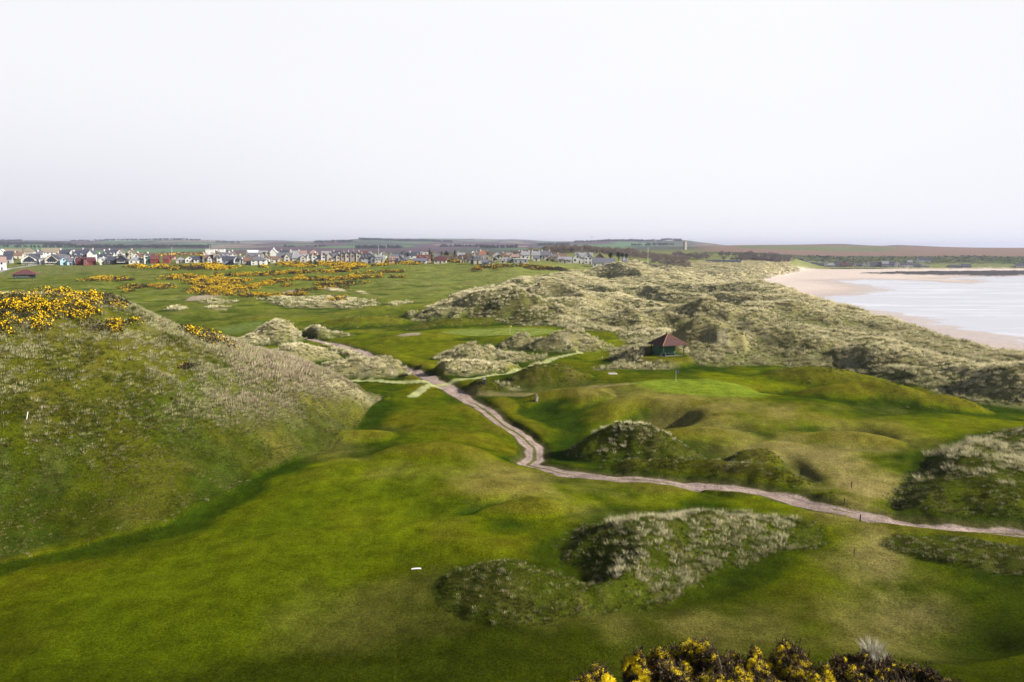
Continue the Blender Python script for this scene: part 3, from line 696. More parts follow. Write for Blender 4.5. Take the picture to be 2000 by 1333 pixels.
def np_mesh_points(name, P, attrs):
    me = bpy.data.meshes.new(name); me.vertices.add(len(P)); me.vertices.foreach_set('co', np.asarray(P, np.float32).ravel())
    for nm, (ty, arr) in attrs.items():
        at = me.attributes.new(nm, ty, 'POINT'); key = {'FLOAT': 'value', 'FLOAT_COLOR': 'color', 'FLOAT_VECTOR': 'vector', 'INT': 'value'}[ty]
        at.data.foreach_set(key, np.asarray(arr, np.int32 if ty == 'INT' else np.float32).ravel())
    me.update(); return me
AREA = (np.gradient(AZ)[:,None]*GR)*np.gradient(RR)[None,:]
def pick_points(dens, seed, visible=True):
    R_ = np.random.default_rng(seed)
    p = dens*AREA; p = np.where(np.abs(GA) < .72, p, 0)
    n = R_.poisson(np.clip(p, 0, 6)); i, j = np.nonzero(n); rep = n[i, j]; i = np.repeat(i, rep); j = np.repeat(j, rep)
    a = AZ[i] + (R_.uniform(-.5, .5, len(i)))*np.gradient(AZ)[i]; r_ = RR[j] + (R_.uniform(-.5, .5, len(i)))*np.gradient(RR)[j]
    x, y = np.sin(a)*r_, np.cos(a)*r_
    return x, y, bil(H, x, y), i, j, r_, R_
hm = tuft_mesh('marram_tuft', 60, .95, .6, (-.10,.22), .0075, 1, segs=4)
hm2 = tuft_mesh('marram_tuft', 50, .8, .7, (.0, .18), .008, 2, segs=4)
md_t = tuft_mesh('mid_tuft', 34, 1.0, .8, (-.10, .35), .022, 8)
rg = tuft_mesh('rough_tuft', 26, .42, .7, (-.06, .16), .014, 3, segs=2)
rg2 = tuft_mesh('rough_tuft', 24, .32, .8, (.04, .12), .016, 4, segs=2)
far_t = tuft_mesh('far_tuft', 22, 1.0, 1.3, (-.05, .2), .05, 5, segs=2)
# patchiness
nA = fbm(GX, GY, 9, 3, 201); nB = fbm(GX, GY, 2.6, 2, 203); nC = fbm(GX, GY, 30, 3, 205)
brg = reg([(1230,1010),(1440,1000),(1560,1020),(1580,1050),(1480,1080),(1400,1115),(1330,1150),(1230,1170),(1190,1090)], 1.5, 1.2)
topM = reg([(1150,850),(1190,815),(1250,830),(1340,880),(1250,905),(1180,900)], 1.5, 1)
rt = reg([(1800,830),(2000,870),(2300,900),(2300,1000),(1950,1000),(1850,960),(1790,900)], 3, 6)
strawm = np.clip(md*(brg*1.0 + topM*.6 + rt*.30*sstep(.45, .6, nA)), 0, 1)
lod = np.clip(GR/150, 1, 4)
dens = (mr*(.35+1.2*sstep(.38, .6, nB)) + strawm*2.8*sstep(.26, .5, nB))*1.9/lod**1.2
x, y, z, i, j, r_, R_ = pick_points(dens, 5)
n = len(x); print('marram', n)
sc = R_.uniform(.65, 1.3, n)*np.clip(lod[i, j]**.4, 1, 1.6)*(.75+.5*nA[i, j])*(1-.2*strawm[i, j]*(brg[i, j] < .3)-.28*brg[i, j])
rot = np.stack([R_.normal(0, .10, n), R_.normal(0, .10, n), R_.normal(.1, .35, n)], 1)
tone = np.clip(R_.normal(.52, .27, n) + (nC[i, j]-.5)*1.3 + (nB[i, j]-.5)*.6 + .25*cvD[i, j], 0, 1)[:, None]
cA = np.array([.37, .335, .165]); cB = np.array([.84, .75, .48]); cG = np.array([.13, .14, .04])
col = cA*(1-tone)+cB*tone
g_ = (R_.uniform(size=n) < (.07 + .5*sstep(.48, .66, nC[i, j]-.2*cvD[i, j])))[:, None]; col = np.where(g_, cG*(.6+.8*tone), col)
col = col*R_.uniform(.8, 1.2, n)[:, None]
gmix = (R_.uniform(size=n) < .32*brg[i, j])[:, None]; col = np.where(gmix, np.array([.14, .16, .04]), col)
bright = (~gmix[:, 0]*strawm[i, j]*(.35+.65*brg[i, j]))[:, None]; col = col*(1-bright*.6) + np.array([.66, .59, .37])*bright*.6*R_.uniform(.45, 1.2, n)[:, None]
pk = np.where(r_ > 330, 3, np.where(r_ > 125, 2, R_.integers(0, 2, n)))
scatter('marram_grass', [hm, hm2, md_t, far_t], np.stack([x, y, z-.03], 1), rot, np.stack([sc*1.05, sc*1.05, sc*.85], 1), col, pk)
# rough grass on the faces of the dunes
lod2 = np.clip(GR/90, 1, 5)
dens = (mq*.9 + md*1.3 + mp*1.2 + mr*.25)*(.35+1.0*sstep(.33, .6, nB))*(1+.7*toe)*(1+.5*lam*(H > 4))*7.5/lod2**1.8*(1-strawm*.3)
x, y, z, i, j, r_, R_ = pick_points(dens, 6)
n = len(x); print('rough', n)
sc = R_.uniform(.45, 1.05, n)*np.clip(lod2[i, j]**.4, 1, 1.7)
rot = np.stack([R_.normal(0, .12, n), R_.normal(0, .12, n), R_.uniform(-1, 1, n)], 1)
tg = toe[i, j]
bd = band[i, j]
st_ = np.clip(.14 + .34*sstep(3,9,z)*lam[i,j]*sstep(.3,.6,nA[i,j])*1.9 + .62*tg + .8*bd + .6*mp[i, j] + .35*sstep(.5, .65, nA[i, j])*(1-.6*md[i, j]), 0, 1)
isst = R_.uniform(size=n) < st_
up = lam[i, j]*sstep(4, 10, z)
gcol = np.array([.070, .092, .006])*R_.uniform(.45, 1.7, n)[:, None]; gcol = np.where((R_.uniform(size=n) < .3)[:, None], np.array([.13, .115, .02])*R_.uniform(.7, 1.3, n)[:, None], gcol)
pinky = np.array([.50, .41, .29]); strw = np.array([.46, .43, .23])
scol = np.where((R_.uniform(size=n) < np.clip(tg*.8+mp[i, j], .1, 1))[:, None], pinky, strw)*R_.uniform(.65, 1.25, n)[:, None]
col = np.where(isst[:, None], scol, gcol)
sc = sc*np.where(isst, 1.1, 1.0)*(1+.55*tg*isst+.3*bd)*(1+.45*lam[i,j]*sstep(4, 8, z))*(1-.3*lam[i,j]*sstep(6, 1, z)*(1-tg))
lowy = (lam[i,j]*sstep(8, 3, z)*(1-tg))[:, None]*.75; col = np.where(isst[:, None], col*(1-lowy)+np.array([.20, .175, .035])*lowy, col)
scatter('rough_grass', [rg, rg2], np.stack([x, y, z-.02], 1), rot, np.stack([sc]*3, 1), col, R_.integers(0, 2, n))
# ------------------------------------------------------------------ gorse
def tagit(o, label, cat, group=None):
    o['label'] = label; o['category'] = cat
    if group: o['group'] = group
    return o
def empty(name, loc, label=None, cat=None, group=None, rz=0):
    o = bpy.data.objects.new(name, None); COL.objects.link(o); o.location = loc; o.rotation_euler = (0, 0, rz); o.empty_display_size = .5
    if label: tagit(o, label, cat, group)
    return o
def leaf_cloud(cen, rad, n, size, seed, flat=.0, up=0.):
    """n small leaf-sized triangles spread through ellipsoids (cen, rad)"""
    R_ = np.random.default_rng(seed); k = R_.choice(len(cen), n, p=(rad.prod(1)**.66)/(rad.prod(1)**.66).sum())
    d = R_.normal(size=(n, 3)); d /= np.linalg.norm(d, axis=1)[:, None]; d[:, 2] = np.where(R_.uniform(size=n) < .8, np.abs(d[:, 2]), d[:, 2])
    rr = R_.uniform(.55, 1.08, n)[:, None]
    p = cen[k] + d*rad[k]*rr
    t1 = R_.normal(size=(n, 3)); t1 /= np.linalg.norm(t1, axis=1)[:, None]; t2 = np.cross(t1, R_.normal(size=(n, 3))); t2 /= np.linalg.norm(t2, axis=1)[:, None]
    s = size*R_.uniform(.6, 1.3, n)[:, None]
    V = np.stack([p - t1*s*.6, p + t1*s*.6, p + t2*s], 1).reshape(-1, 3)
    return V, np.arange(3*n).reshape(-1, 3), p, d, rr[:, 0]
def leafmat(name, c1, c2, sc=3.0):
    t = NT(mat(name)); g = t.n('ShaderNodeNewGeometry').outputs['Random Per Island']; mx_ = t.n('ShaderNodeMix', data_type='RGBA')
    t.l(g, mx_.inputs[0]); mx_.inputs[6].default_value = (*c1, 1); mx_.inputs[7].default_value = (*c2, 1)
    return t.out(mx_.outputs[2], .8, spec=.15)
M_GLEAF = leafmat('gorse_leaf', (.022, .020, .010), (.075, .060, .022))
M_GFLOW = leafmat('gorse_flower', (.80, .48, .0), (.88, .60, .01))
M_NFLOW = leafmat('gorse_flower_near', (.80, .58, .0), (.90, .76, .04))
M_GFLOW2 = leafmat('gorse_flower_dull', (.45, .27, .0), (.66, .44, .01))
M_STEM = simple('gorse_stem', (.16, .13, .095), .9)
def gorse_patch(spine, width, cover, label, hh=1.5, seed=0, base='H', leafsize=None, group='gorse thickets on the links', density=1.0, dull=False):
    """spine in photo pixels -> thicket on the ground there; width is in metres"""
    pts_ = [PG(px, py) if base == 'H' else PB(px, py) for px, py in spine]
    R_ = np.random.default_rng(seed+900); L = [math.dist(pts_[k], pts_[k+1]) for k in range(len(pts_)-1)]; tot = sum(L) or 1
    cx_, cy_ = np.mean([p[0] for p in pts_]), np.mean([p[1] for p in pts_]); dist = math.hypot(cx_, cy_)
    br = max(1.1, dist/260.)*1.0; nb = int(np.clip(tot*width/(br*br*1.5)*density, 5, 900))
    cen = []; 
    for _ in range(nb):
        u = R_.uniform(0, tot); k = 0
        while k < len(L)-1 and u > L[k]: u -= L[k]; k += 1
        t = u/max(L[k], 1e-6); x = pts_[k][0]*(1-t)+pts_[k+1][0]*t; y = pts_[k][1]*(1-t)+pts_[k+1][1]*t
        w_ = width*.5*(.45+.75*vnoise(np.array([x/14.]), np.array([y/14.]), seed)[0]*1.2)
        x += R_.uniform(-1, 1)*w_*.6; y += R_.uniform(-1, 1)*w_
        cen.append((x, y))
    cen = np.array(cen); z = bil(H, cen[:, 0], cen[:, 1])
    z0 = gz(cx_, cy_)
    rad = np.stack([R_.uniform(.75, 1.3, nb)*br, R_.uniform(.75, 1.3, nb)*br, R_.uniform(.6, 1.1, nb)*hh], 1)
    c3 = np.stack([cen[:, 0]-cx_, cen[:, 1]-cy_, z-z0+hh*.1], 1)
    ls = leafsize or max(.16, dist/1500.)
    n1_ = int(np.clip(nb*5.5*br*br/(ls*ls)*.30, 300, 26000))
    V, F, p, d, rr = leaf_cloud(c3, rad, n1_, ls*1.25, seed+1)
    root = empty('gorse_thicket', (cx_, cy_, z0), label, 'gorse', group)
    put('foliage', np_mesh('foliage', V, F, [M_GLEAF]), root)
    rad2 = rad*np.array([.97, .97, 1.05]); cover = min(.8, cover*1.05); n2_ = int(n1_*cover*1.35)
    V, F, p, d, rr = leaf_cloud(c3, rad2, n2_*2, ls*.95, seed+2)
    cl_ = fbm(p[:, 0]+cx_, p[:, 1]+cy_, 2.2*br, 2, 501+seed) + .22*(p[:, 2]-z.mean()*0-np.interp(np.arange(len(p)), [0, 1], [0, 0]))*0
    keep = (rr > .8) & (d[:, 2] > -.1) & (cl_ > np.quantile(cl_, 1-cover)*1.0)
    V = V.reshape(-1, 3, 3)[keep].reshape(-1, 3)
    if len(V) >= 3: put('blossom', np_mesh('blossom', V, np.arange(len(V)).reshape(-1, 3), [M_GFLOW2 if dull else M_GFLOW]), root)
    return root
GP = [ # spine, width m, flower cover, label
 ([(172,547),(200,545),(233,548)], 13, .6, "yellow gorse clump right of the green pavilion with a pale grassy foot"),
 ([(238,549),(272,548)], 7, .5, "thin low strip of gorse just right of the clump near the pavilion"),
 ([(245,562),(290,560),(330,564)], 10, .5, "long low gorse strip on open turf beyond the big dune"),
 ([(243,571),(266,570)], 5, .6, "short gorse scrap below the left end of the long low strip"),
 ([(258,520),(272,523),(284,525)], 13, .8, "bright gorse bank under the white bungalow with an orange bush"),
 ([(306,521),(318,523)], 16, .75, "bright gorse clump in front of the red sheds"),
 ([(326,525),(345,527)], 9, .4, "patchy gorse right of the clump by the red sheds"),
 ([(352,522),(372,525),(392,527)], 14, .25, "brown gorse bank with few flowers below the white bungalows"),
 ([(396,518),(412,523),(440,526)], 20, .75, "bright gorse bank below the slate roofed houses on the left of the villas"),
 ([(280,496),(330,497),(372,499)], 60, .62, "gorse field on the skyline behind the red sheds, left part", ),
 ([(376,498),(402,497)], 50, .6, "gorse field on the skyline behind the red sheds, right part"),
 ([(326,545),(360,541),(392,543)], 16, .6, "gorse crescent with a pale sandy toe left of the largest thicket"),
 ([(398,548),(412,556),(404,564),(450,570),(470,568)], 34, .62, "largest gorse thicket beside a bare red sandy hollow"),
 ([(420,545),(452,549),(466,552)], 22, .6, "gorse lobe above the largest thicket"),
 ([(480,562),(510,558),(540,552),(565,549)], 16, .6, "gorse tongue rising right from the largest thicket"),
 ([(548,560),(566,559)], 10, .5, "small gorse clump at the end of the rising tongue"),
 ([(478,577),(510,580),(560,579),(600,577)], 10, .55, "nearest gorse strip above the pale grass bank"),
 ([(582,571),(602,569)], 10, .2, "brown nearly flowerless gorse clump above the nearest strip"),
 ([(648,587),(685,588)], 7, .6, "small gorse scrap on the pale grass bank"),
 ([(620,566),(650,563),(680,565)], 10, .4, "gorse arch over a pale grassy hump"),
 ([(425,538),(470,539),(520,536)], 14, .55, "upper gorse band, leftmost length above the largest thicket"),
 ([(525,537),(560,534),(610,532),(636,531)], 14, .55, "upper gorse band, long length under the white villa"),
 ([(580,543),(600,547),(650,546),(706,544)], 14, .6, "lower gorse band running right across the middle of the turf"),
 ([(640,534),(660,531),(690,531)], 14, .65, "gorse clump above the lower band, in front of the stone villas"),
 ([(700,535),(740,534),(786,532)], 10, .55, "thin gorse strip reaching right toward open fairway"),
 ([(708,543),(748,542)], 7, .55, "thin gorse strip right of the lower band"),
 ([(760,543),(790,542)], 6, .45, "last short gorse strip at the edge of the open fairway"),
 ([(620,558),(660,555),(710,554)], 9, .4, "sparse gorse line above the pale hump"),
 ([(556,517),(580,519),(605,521)], 26, .7, "bright gorse mass in front of the grey slate double villa"),
 ([(622,512),(650,517),(680,519),(694,524)], 34, .72, "widest bright gorse mass below the stone villas"),
 ([(690,511),(715,512),(730,514)], 20, .7, "bright gorse right of the widest mass"),
 ([(736,519),(765,519)], 16, .8, "solid yellow gorse knoll in front of the pale stone house"),
 ([(760,514),(790,514),(812,517)], 16, .6, "gorse bank in front of the pink cottage"),
 ([(848,512),(872,511),(905,513)], 12, .55, "gorse bank in front of the maroon roofed bungalow"),
 ([(930,528),(950,523),(985,521)], 18, .45, "dark half flowered gorse hummock left of the dune hollow"),
 ([(1012,521),(1040,523),(1075,526),(1105,529)], 24, .3, "brown gorse scrub with scattered yellow flowers below the terrace"),
 ([(1275,501),(1290,500),(1300,501)], 26, .3, "faint yellow gorse patch on the far scrub"),
 ([(505,522),(515,523)], 7, .7, "single small gorse bush on the bank below the white villa"),
]
for k, g in enumerate(GP): gorse_patch(g[0], g[1], g[2], g[3], seed=k*7, hh=1.7)
# gorse on the big dune
HG = [([(2,583),(30,592),(62,606),(95,628)], 6, .68, "gorse ribbon slanting down the crest of the big dune from the left edge"),
 ([(28,570),(70,572),(110,576),(140,588)], 8, .62, "largest gorse bank along the crest of the big dune"),
 ([(140,590),(170,600),(205,612),(232,622)], 6.5, .72, "brightest gorse bank running down right from the crest"),
 ([(178,628),(205,640),(235,640)], 4, .35, "brown fringed gorse below the brightest bank on the dune"),
 ([(2,628),(20,642)], 4, .7, "small gorse patch at the left edge below the ribbon"),
 ([(4,605),(28,616)], 3, .5, "thin gorse wisp between the ribbon and the left edge patch"),
 ([(172,580),(205,583),(236,594)], 3.5, .3, "sparse gorse on the skyline right of the crest"),
 ([(360,718),(374,719)], 1.2, .35, "tiny lone gorse bush half way down the big dune face")]
for k, g in enumerate(HG): gorse_patch(g[0], g[1], g[2], g[3], seed=400+k*5, hh=1.0 if g[1] > 2 else .5, leafsize=.15, group='gorse on the big dune', density=1.5 if g[1] > 2 else .6)
gorse_patch([(362,650),(372,654)], 2, .6, "small gorse bush behind the shoulder of the big dune", seed=471, hh=1.6, leafsize=.2, group='gorse on the big dune')
gorse_patch([(385,664),(420,668),(462,690)], 3, .5, "long dark gorse row behind the shoulder of the big dune", seed=477, hh=2.0, leafsize=.2, group='gorse on the big dune')
# foreground gorse bushes, modelled sprig by sprig
def near_gorse(label, blobs, seed, cover, nleaf, trunk=True):
    R_ = np.random.default_rng(seed)
    B = np.array(blobs, float)      # px, py(top), distance, radius, height
    cen = []; rad = []
    for px, py, yd, r_, hr in B:
        x = (px-1000)/FPX*yd/.95; z = CZ - slope(py+9)*yd - hr
        for q in range(9):
            a = R_.uniform(0, 6.28); rr = r_*math.sqrt(R_.uniform())*.85
            cen.append((x+rr*math.cos(a), yd+rr*math.sin(a), z+R_.uniform(-.25, .30)*hr - .25*hr*(rr/r_)**2)); s = r_*R_.uniform(.28, .5); rad.append((s, s, hr*R_.uniform(.5, .85)))
    cen = np.array(cen); rad = np.array(rad); o = cen.mean(0); o[2] = gz(o[0], o[1])
    root = empty('gorse_bush', tuple(o), label, 'gorse', 'gorse bushes in front of the camera')
    # sprays: little spiky clusters of narrow needles
    n = nleaf; k = R_.integers(0, len(cen), n); d = R_.normal(size=(n, 3)); d /= np.linalg.norm(d, axis=1)[:, None]; d[:, 2] = np.where(d[:, 2] < 0, d[:, 2]*R_.uniform(-1, 1, n), d[:, 2])
    rr = R_.uniform(.45, 1.05, n)[:, None]*(1+.18*R_.normal(size=(n, 1))); p = cen[k]+d*rad[k]*rr
    keep = fbm(p[:, 0]*1.0+p[:, 2]*.7, p[:, 1]+p[:, 2]*.4, .34, 2, seed) > .36; p = p[keep]; d = d[keep]; n = len(p)
    q = 5
    ax = d[:, None, :]*.7 + R_.normal(size=(n, q, 3))*.55 + np.array([0, 0, .35]); ax /= np.linalg.norm(ax, axis=2)[..., None]
    L_ = R_.uniform(.045, .11, (n, q, 1)); sd = np.cross(ax, R_.normal(size=(n, q, 3))); sd /= np.linalg.norm(sd, axis=2)[..., None]
    b = p[:, None, :] + R_.normal(size=(n, q, 3))*.02
    V = np.stack([b - sd*.011, b + sd*.011, b+ax*L_], 2).reshape(-1, 3) - o
    put('foliage', np_mesh('foliage', V, np.arange(len(V)).reshape(-1, 3), [M_NEARLEAF]), root)
    # blossom
    n = int(nleaf*1.5); k = R_.integers(0, len(cen), n); d = R_.normal(size=(n, 3)); d /= np.linalg.norm(d, axis=1)[:, None]; d[:, 2] = np.abs(d[:, 2])*.9+.1
    p = cen[k]+d*rad[k]*R_.uniform(.9, 1.12, (n, 1)); f = fbm(p[:, 0]+p[:, 2]*.5, p[:, 1]+p[:, 2]*.3, .55, 3, seed+9)*.38+fbm(p[:, 0], p[:, 1]+p[:, 2], .10, 2, seed+12)*.62
    p = p[f > np.quantile(f, 1-cover)]; n = len(p); q = 6
    b = p[:, None, :]+R_.normal(size=(n, q, 3))*.022; t1 = R_.normal(size=(n, q, 3)); t1 /= np.linalg.norm(t1, axis=2)[..., None]; t2 = np.cross(t1, R_.normal(size=(n, q, 3))); t2 /= np.linalg.norm(t2, axis=2)[..., None]
    s = R_.uniform(.006, .013, (n, q, 1)); V = np.stack([b-t1*s, b+t1*s, b+t2*s*1.5], 2).reshape(-1, 3) - o
    put('blossom', np_mesh('blossom', V, np.arange(len(V)).reshape(-1, 3), [M_NFLOW]), root)
    # bare woody stems
    V = []; F = []
    for c, r3 in zip(cen, rad):
        for _ in range(5):
            e_ = c + R_.normal(size=3)*r3*.55; g0 = np.array([c[0]+R_.normal()*.35, c[1]+R_.normal()*.3-.1, 0]); g0[2] = gz(g0[0], g0[1])-.05
            mid_ = (g0+e_)/2 + R_.normal(size=3)*np.array([.22, .22, .05]); w_ = R_.uniform(.009, .02); prev = None
            for t in np.linspace(0, 1, 7):
                c_ = g0*(1-t)**2+2*mid_*t*(1-t)+e_*t*t; wv = w_*(1-.7*t); b0 = len(V)
                for a in (0, 2.09, 4.18): V.append(c_-o+np.array([math.cos(a)*wv, math.sin(a)*wv, 0]))
                if prev is not None:
                    for a in range(3):
                        F.append((prev+a, prev+(a+1) % 3, b0+(a+1) % 3)); F.append((prev+a, b0+(a+1) % 3, b0+a))
                prev = b0
    put('stems', np_mesh('stems', V, F, [M_STEM]), root)
M_NEARLEAF = leafmat('gorse_spines', (.020, .022, .010), (.15, .095, .055))
near_gorse("small gorse bush full of yellow flower at the bottom edge, apart from the rest", [(1165,1292,17,.42,.5),(1150,1318,16.6,.4,.5)], 31, .55, 15000)
near_gorse("tall open gorse bush with bare pale stems and a yellow crown", [(1255,1272,18,.45,.6),(1310,1262,18.2,.55,.7),(1355,1240,18.4,.6,.8),(1400,1258,18,.55,.8),(1330,1300,16.8,.6,.7),(1395,1310,16.5,.6,.7),(1262,1318,16.6,.35,.5)], 33, .27, 80000)
near_gorse("broad gorse bush with the densest yellow flowers, in the middle of the row", [(1450,1272,18.3,.55,.7),(1490,1268,18.3,.5,.7),(1540,1252,18.6,.5,.7),(1575,1265,18.2,.6,.7),(1620,1262,18.2,.55,.7),(1500,1305,16.6,.6,.7),(1590,1305,16.6,.6,.7),(1440,1318,16.4,.55,.6)], 35, .36, 90000)
near_gorse("dark gorse bush with hardly any flowers at the right end of the row", [(1670,1272,18,.55,.6),(1720,1280,17.8,.55,.6),(1775,1285,18,.5,.6),(1810,1298,17.8,.45,.55),(1860,1318,17.4,.4,.45),(1700,1315,16.5,.6,.6),(1770,1320,16.6,.55,.5)], 37, .09, 80000)
# a wind blown tussock standing above the gorse
def big_tussock(label, px, pyb, yd, hgt, nb, seed):
    x = (px-1000)/FPX*yd/.95; z = CZ-slope(pyb)*yd
    g0 = gz(x, yd); me = tuft_mesh('blades', nb, hgt, .55, (.10, .25), .007, seed, segs=5)
    me.materials.clear(); me.materials.append(M_PALE)
    root = empty('marram_tussock', (x, yd, g0), label, 'grass tussock')
    mo = NOISEMOUND(x, yd, g0, z, root)
    b = put('blades', me, root); b.location = (0, 0, z-g0)
def NOISEMOUND(x, y, g0, z, root):
    V, F = [], []; n = 14; m_ = 7; hh = max(z-g0+.05, .1); R_ = np.random.default_rng(3)
    for a in range(m_):
        t = a/(m_-1)
        for b in range(n):
            r_ = (.12 + .75*(1-t)**1.3)*R_.uniform(.85, 1.15); V.append((r_*math.cos(b*6.283/n), r_*math.sin(b*6.283/n), -.2+(hh+.2)*t))
    for a in range(m_-1):
        for b in range(n):
            p = a*n+b; q = a*n+(b+1) % n; F.append((p, q, q+n)); F.append((p, q+n, p+n))
    V.append((0, 0, hh)); c = len(V)-1
    for b in range(n): F.append(((m_-1)*n+b, (m_-1)*n+(b+1) % n, c))
    return put('root_clump', np_mesh('root_clump', V, F, [simple('tussock_base', (.09, .085, .03), .95, scale=9)], True), root)
M_PALE = simple('pale_marram', (.42, .39, .29), .8, .25, 20)
big_tussock("pale wind blown tussock rising behind the gorse bushes", 1706, 1286, 19.6, .62, 420, 71)
big_tussock("shorter pale tussock right against the tall one", 1722, 1296, 19.3, .42, 260, 72)
# ------------------------------------------------------------------ houses
WM = {k: simple('wall_'+k, v, .85, .08, .6, .1) for k, v in dict(white=(.66,.65,.63), cream=(.54,.50,.41), stone=(.34,.30,.26), pale=(.52,.48,.43), grey=(.36,.36,.38), pink=(.45,.29,.26), red=(.22,.05,.045), maroon=(.20,.03,.035), blue=(.42,.62,.74), dark=(.05,.045,.045), teal=(.05,.18,.16), brown=(.22,.15,.10), bluegrey=(.20,.22,.30)).items()}
RM = {k: simple('roof_'+k, v, .7, .15, 1.2, .3) for k, v in dict(slate=(.055,.06,.085), grey=(.13,.13,.155), lgrey=(.25,.25,.27), brown=(.17,.11,.085), red=(.13,.05,.045), orange=(.27,.12,.08), maroon=(.09,.032,.038), moss=(.21,.18,.13), white=(.6,.62,.66), pinkish=(.28,.19,.165)).items()}
M_GLASS = simple('window_glass', (.035, .04, .055), .12, .1, 1, .6); M_FRAME = simple('window_frame', (.75, .75, .74), .6, .05); M_DOOR = simple('door_paint', (.09, .06, .05), .6)
M_POT = simple('chimney_pot', (.40, .20, .12), .9)
class MB:
    def __init__(s): s.v = []; s.f = []; s.m = []
    def quad(s, pts, m=0):
        b = len(s.v); s.v += [tuple(p) for p in pts]; s.f.append(tuple(range(b, b+len(pts)))); s.m.append(m)
    def box(s, x0, y0, z0, x1, y1, z1, m=0):
        b = len(s.v); s.v += [(x0,y0,z0),(x1,y0,z0),(x1,y1,z0),(x0,y1,z0),(x0,y0,z1),(x1,y0,z1),(x1,y1,z1),(x0,y1,z1)]
        for q in ((0,3,2,1),(4,5,6,7),(0,1,5,4),(1,2,6,5),(2,3,7,6),(3,0,4,7)): s.f.append(tuple(b+i for i in q)); s.m.append(m)
    def tube(s, pts, r, n=8, m=0, r2=None, cap=True):
        P = [Vector(p) for p in pts]; prev = None
        for i, p in enumerate(P):
            d = (P[min(i+1, len(P)-1)]-P[max(i-1, 0)]).normalized(); a = d.orthogonal().normalized(); c = d.cross(a); rr = r if r2 is None else r+(r2-r)*i/(len(P)-1)
            b = len(s.v); s.v += [tuple(p+(a*math.cos(6.2832*k/n)+c*math.sin(6.2832*k/n))*rr) for k in range(n)]
            if prev is not None:
                for k in range(n): s.f.append((prev+k, prev+(k+1) % n, b+(k+1) % n, b+k)); s.m.append(m)
            elif cap: s.f.append(tuple(b+k for k in reversed(range(n)))); s.m.append(m)
            prev = b
        if cap: s.f.append(tuple(prev+k for k in range(n))); s.m.append(m)
    def build(s, name, mats, parent=None, smooth=False):
        me = bpy.data.meshes.new(name); me.from_pydata(s.v, [], s.f); mats = mats if isinstance(mats, (list, tuple)) else [mats]
        for q in mats: me.materials.append(q)
        me.polygons.foreach_set('material_index', s.m); me.polygons.foreach_set('use_smooth', [smooth]*len(s.f)); me.update(); return put(name, me, parent)
def window(parent, x, y, z, w, h, ny=-1, name='window', m=None):
    b = MB(); t = .05
    b.box(x-w/2-.09, min(y, y+ny*t), z-.09, x+w/2+.09, max(y, y+ny*t), z+h+.09, 0)
    b.box(x-w/2, min(y+ny*t, y+ny*(t+.02)), z, x+w/2, max(y+ny*t, y+ny*(t+.02)), z+h, 1)
    return b.build(name, [M_FRAME, M_GLASS] if m is None else m, parent)
def gable_solid(b, x0, x1, y0, y1, z0, ze, zr, axis='x', m=0):
    """walls with gables; ridge along axis"""
    b.quad([(x0,y0,z0),(x1,y0,z0),(x1,y0,ze),(x0,y0,ze)], m); b.quad([(x1,y1,z0),(x0,y1,z0),(x0,y1,ze),(x1,y1,ze)], m)
    b.quad([(x1,y0,z0),(x1,y1,z0),(x1,y1,ze),(x1,y0,ze)], m); b.quad([(x0,y1,z0),(x0,y0,z0),(x0,y0,ze),(x0,y1,ze)], m)
    if axis == 'x':
        yc = (y0+y1)/2
        for x, s in ((x0, 1), (x1, -1)): b.quad([(x,y0,ze),(x,y1,ze),(x,yc,zr)][::s], m)
    elif axis == 'y':
        xc = (x0+x1)/2
        for y, s in ((y0, -1), (y1, 1)): b.quad([(x0,y,ze),(x1,y,ze),(xc,y,zr)][::-s], m)
def roof_slabs(b, x0, x1, y0, y1, ze, zr, axis='x', o=.35, t=.16, m=0):
    if axis == 'x':
        yc = (y0+y1)/2; k = (zr-ze)/((y1-y0)/2)
        for y, s in ((y0-o, 1), (y1+o, -1)):
            zl = ze-k*o
            A = [(x0-o,y,zl),(x1+o,y,zl),(x1+o,yc,zr),(x0-o,yc,zr)]; B_ = [(p[0],p[1],p[2]+t) for p in A]
            slab(b, A, B_, m)
    else:
        xc = (x0+x1)/2; k = (zr-ze)/((x1-x0)/2)
        for x, s in ((x0-o, 1), (x1+o, -1)):
            zl = ze-k*o
            A = [(x,y0-o,zl),(x,y1+o,zl),(xc,y1+o,zr),(xc,y0-o,zr)]; B_ = [(p[0],p[1],p[2]+t) for p in A]
            slab(b, A, B_, m)
def slab(b, A, B_, m):
    n = len(A); b.quad(A, m); b.quad(B_, m)
    for i in range(n): b.quad([A[i], A[(i+1) % n], B_[(i+1) % n], B_[i]], m)
def hip_roof(b, x0, x1, y0, y1, ze, zr, o=.35, t=.16, m=0):
    x0 -= o; x1 += o; y0 -= o; y1 += o; d = min((y1-y0)/2, (x1-x0)/2)*.98; yc = (y0+y1)/2; xc = (x0+x1)/2
    if (x1-x0) >= (y1-y0): a, c = (x0+d, yc, zr+t), (x1-d, yc, zr+t)
    else: a, c = (xc, y0+d, zr+t), (xc, y1-d, zr+t)
    z = ze+t-.1; p = [(x0,y0,z),(x1,y0,z),(x1,y1,z),(x0,y1,z)]
    if (x1-x0) >= (y1-y0): b.quad([p[0],p[1],c,a], m); b.quad([p[2],p[3],a,c], m); b.quad([p[1],p[2],c], m); b.quad([p[3],p[0],a], m)
    else: b.quad([p[0],p[1],a], m); b.quad([p[1],p[2],c,a], m); b.quad([p[2],p[3],c], m); b.quad([p[3],p[0],a,c], m)
    q = [(v[0],v[1],v[2]-t) for v in p]; b.quad(q[::-1], m)
    for i in range(4): b.quad([q[i], q[(i+1) % 4], p[(i+1) % 4], p[i]], m)
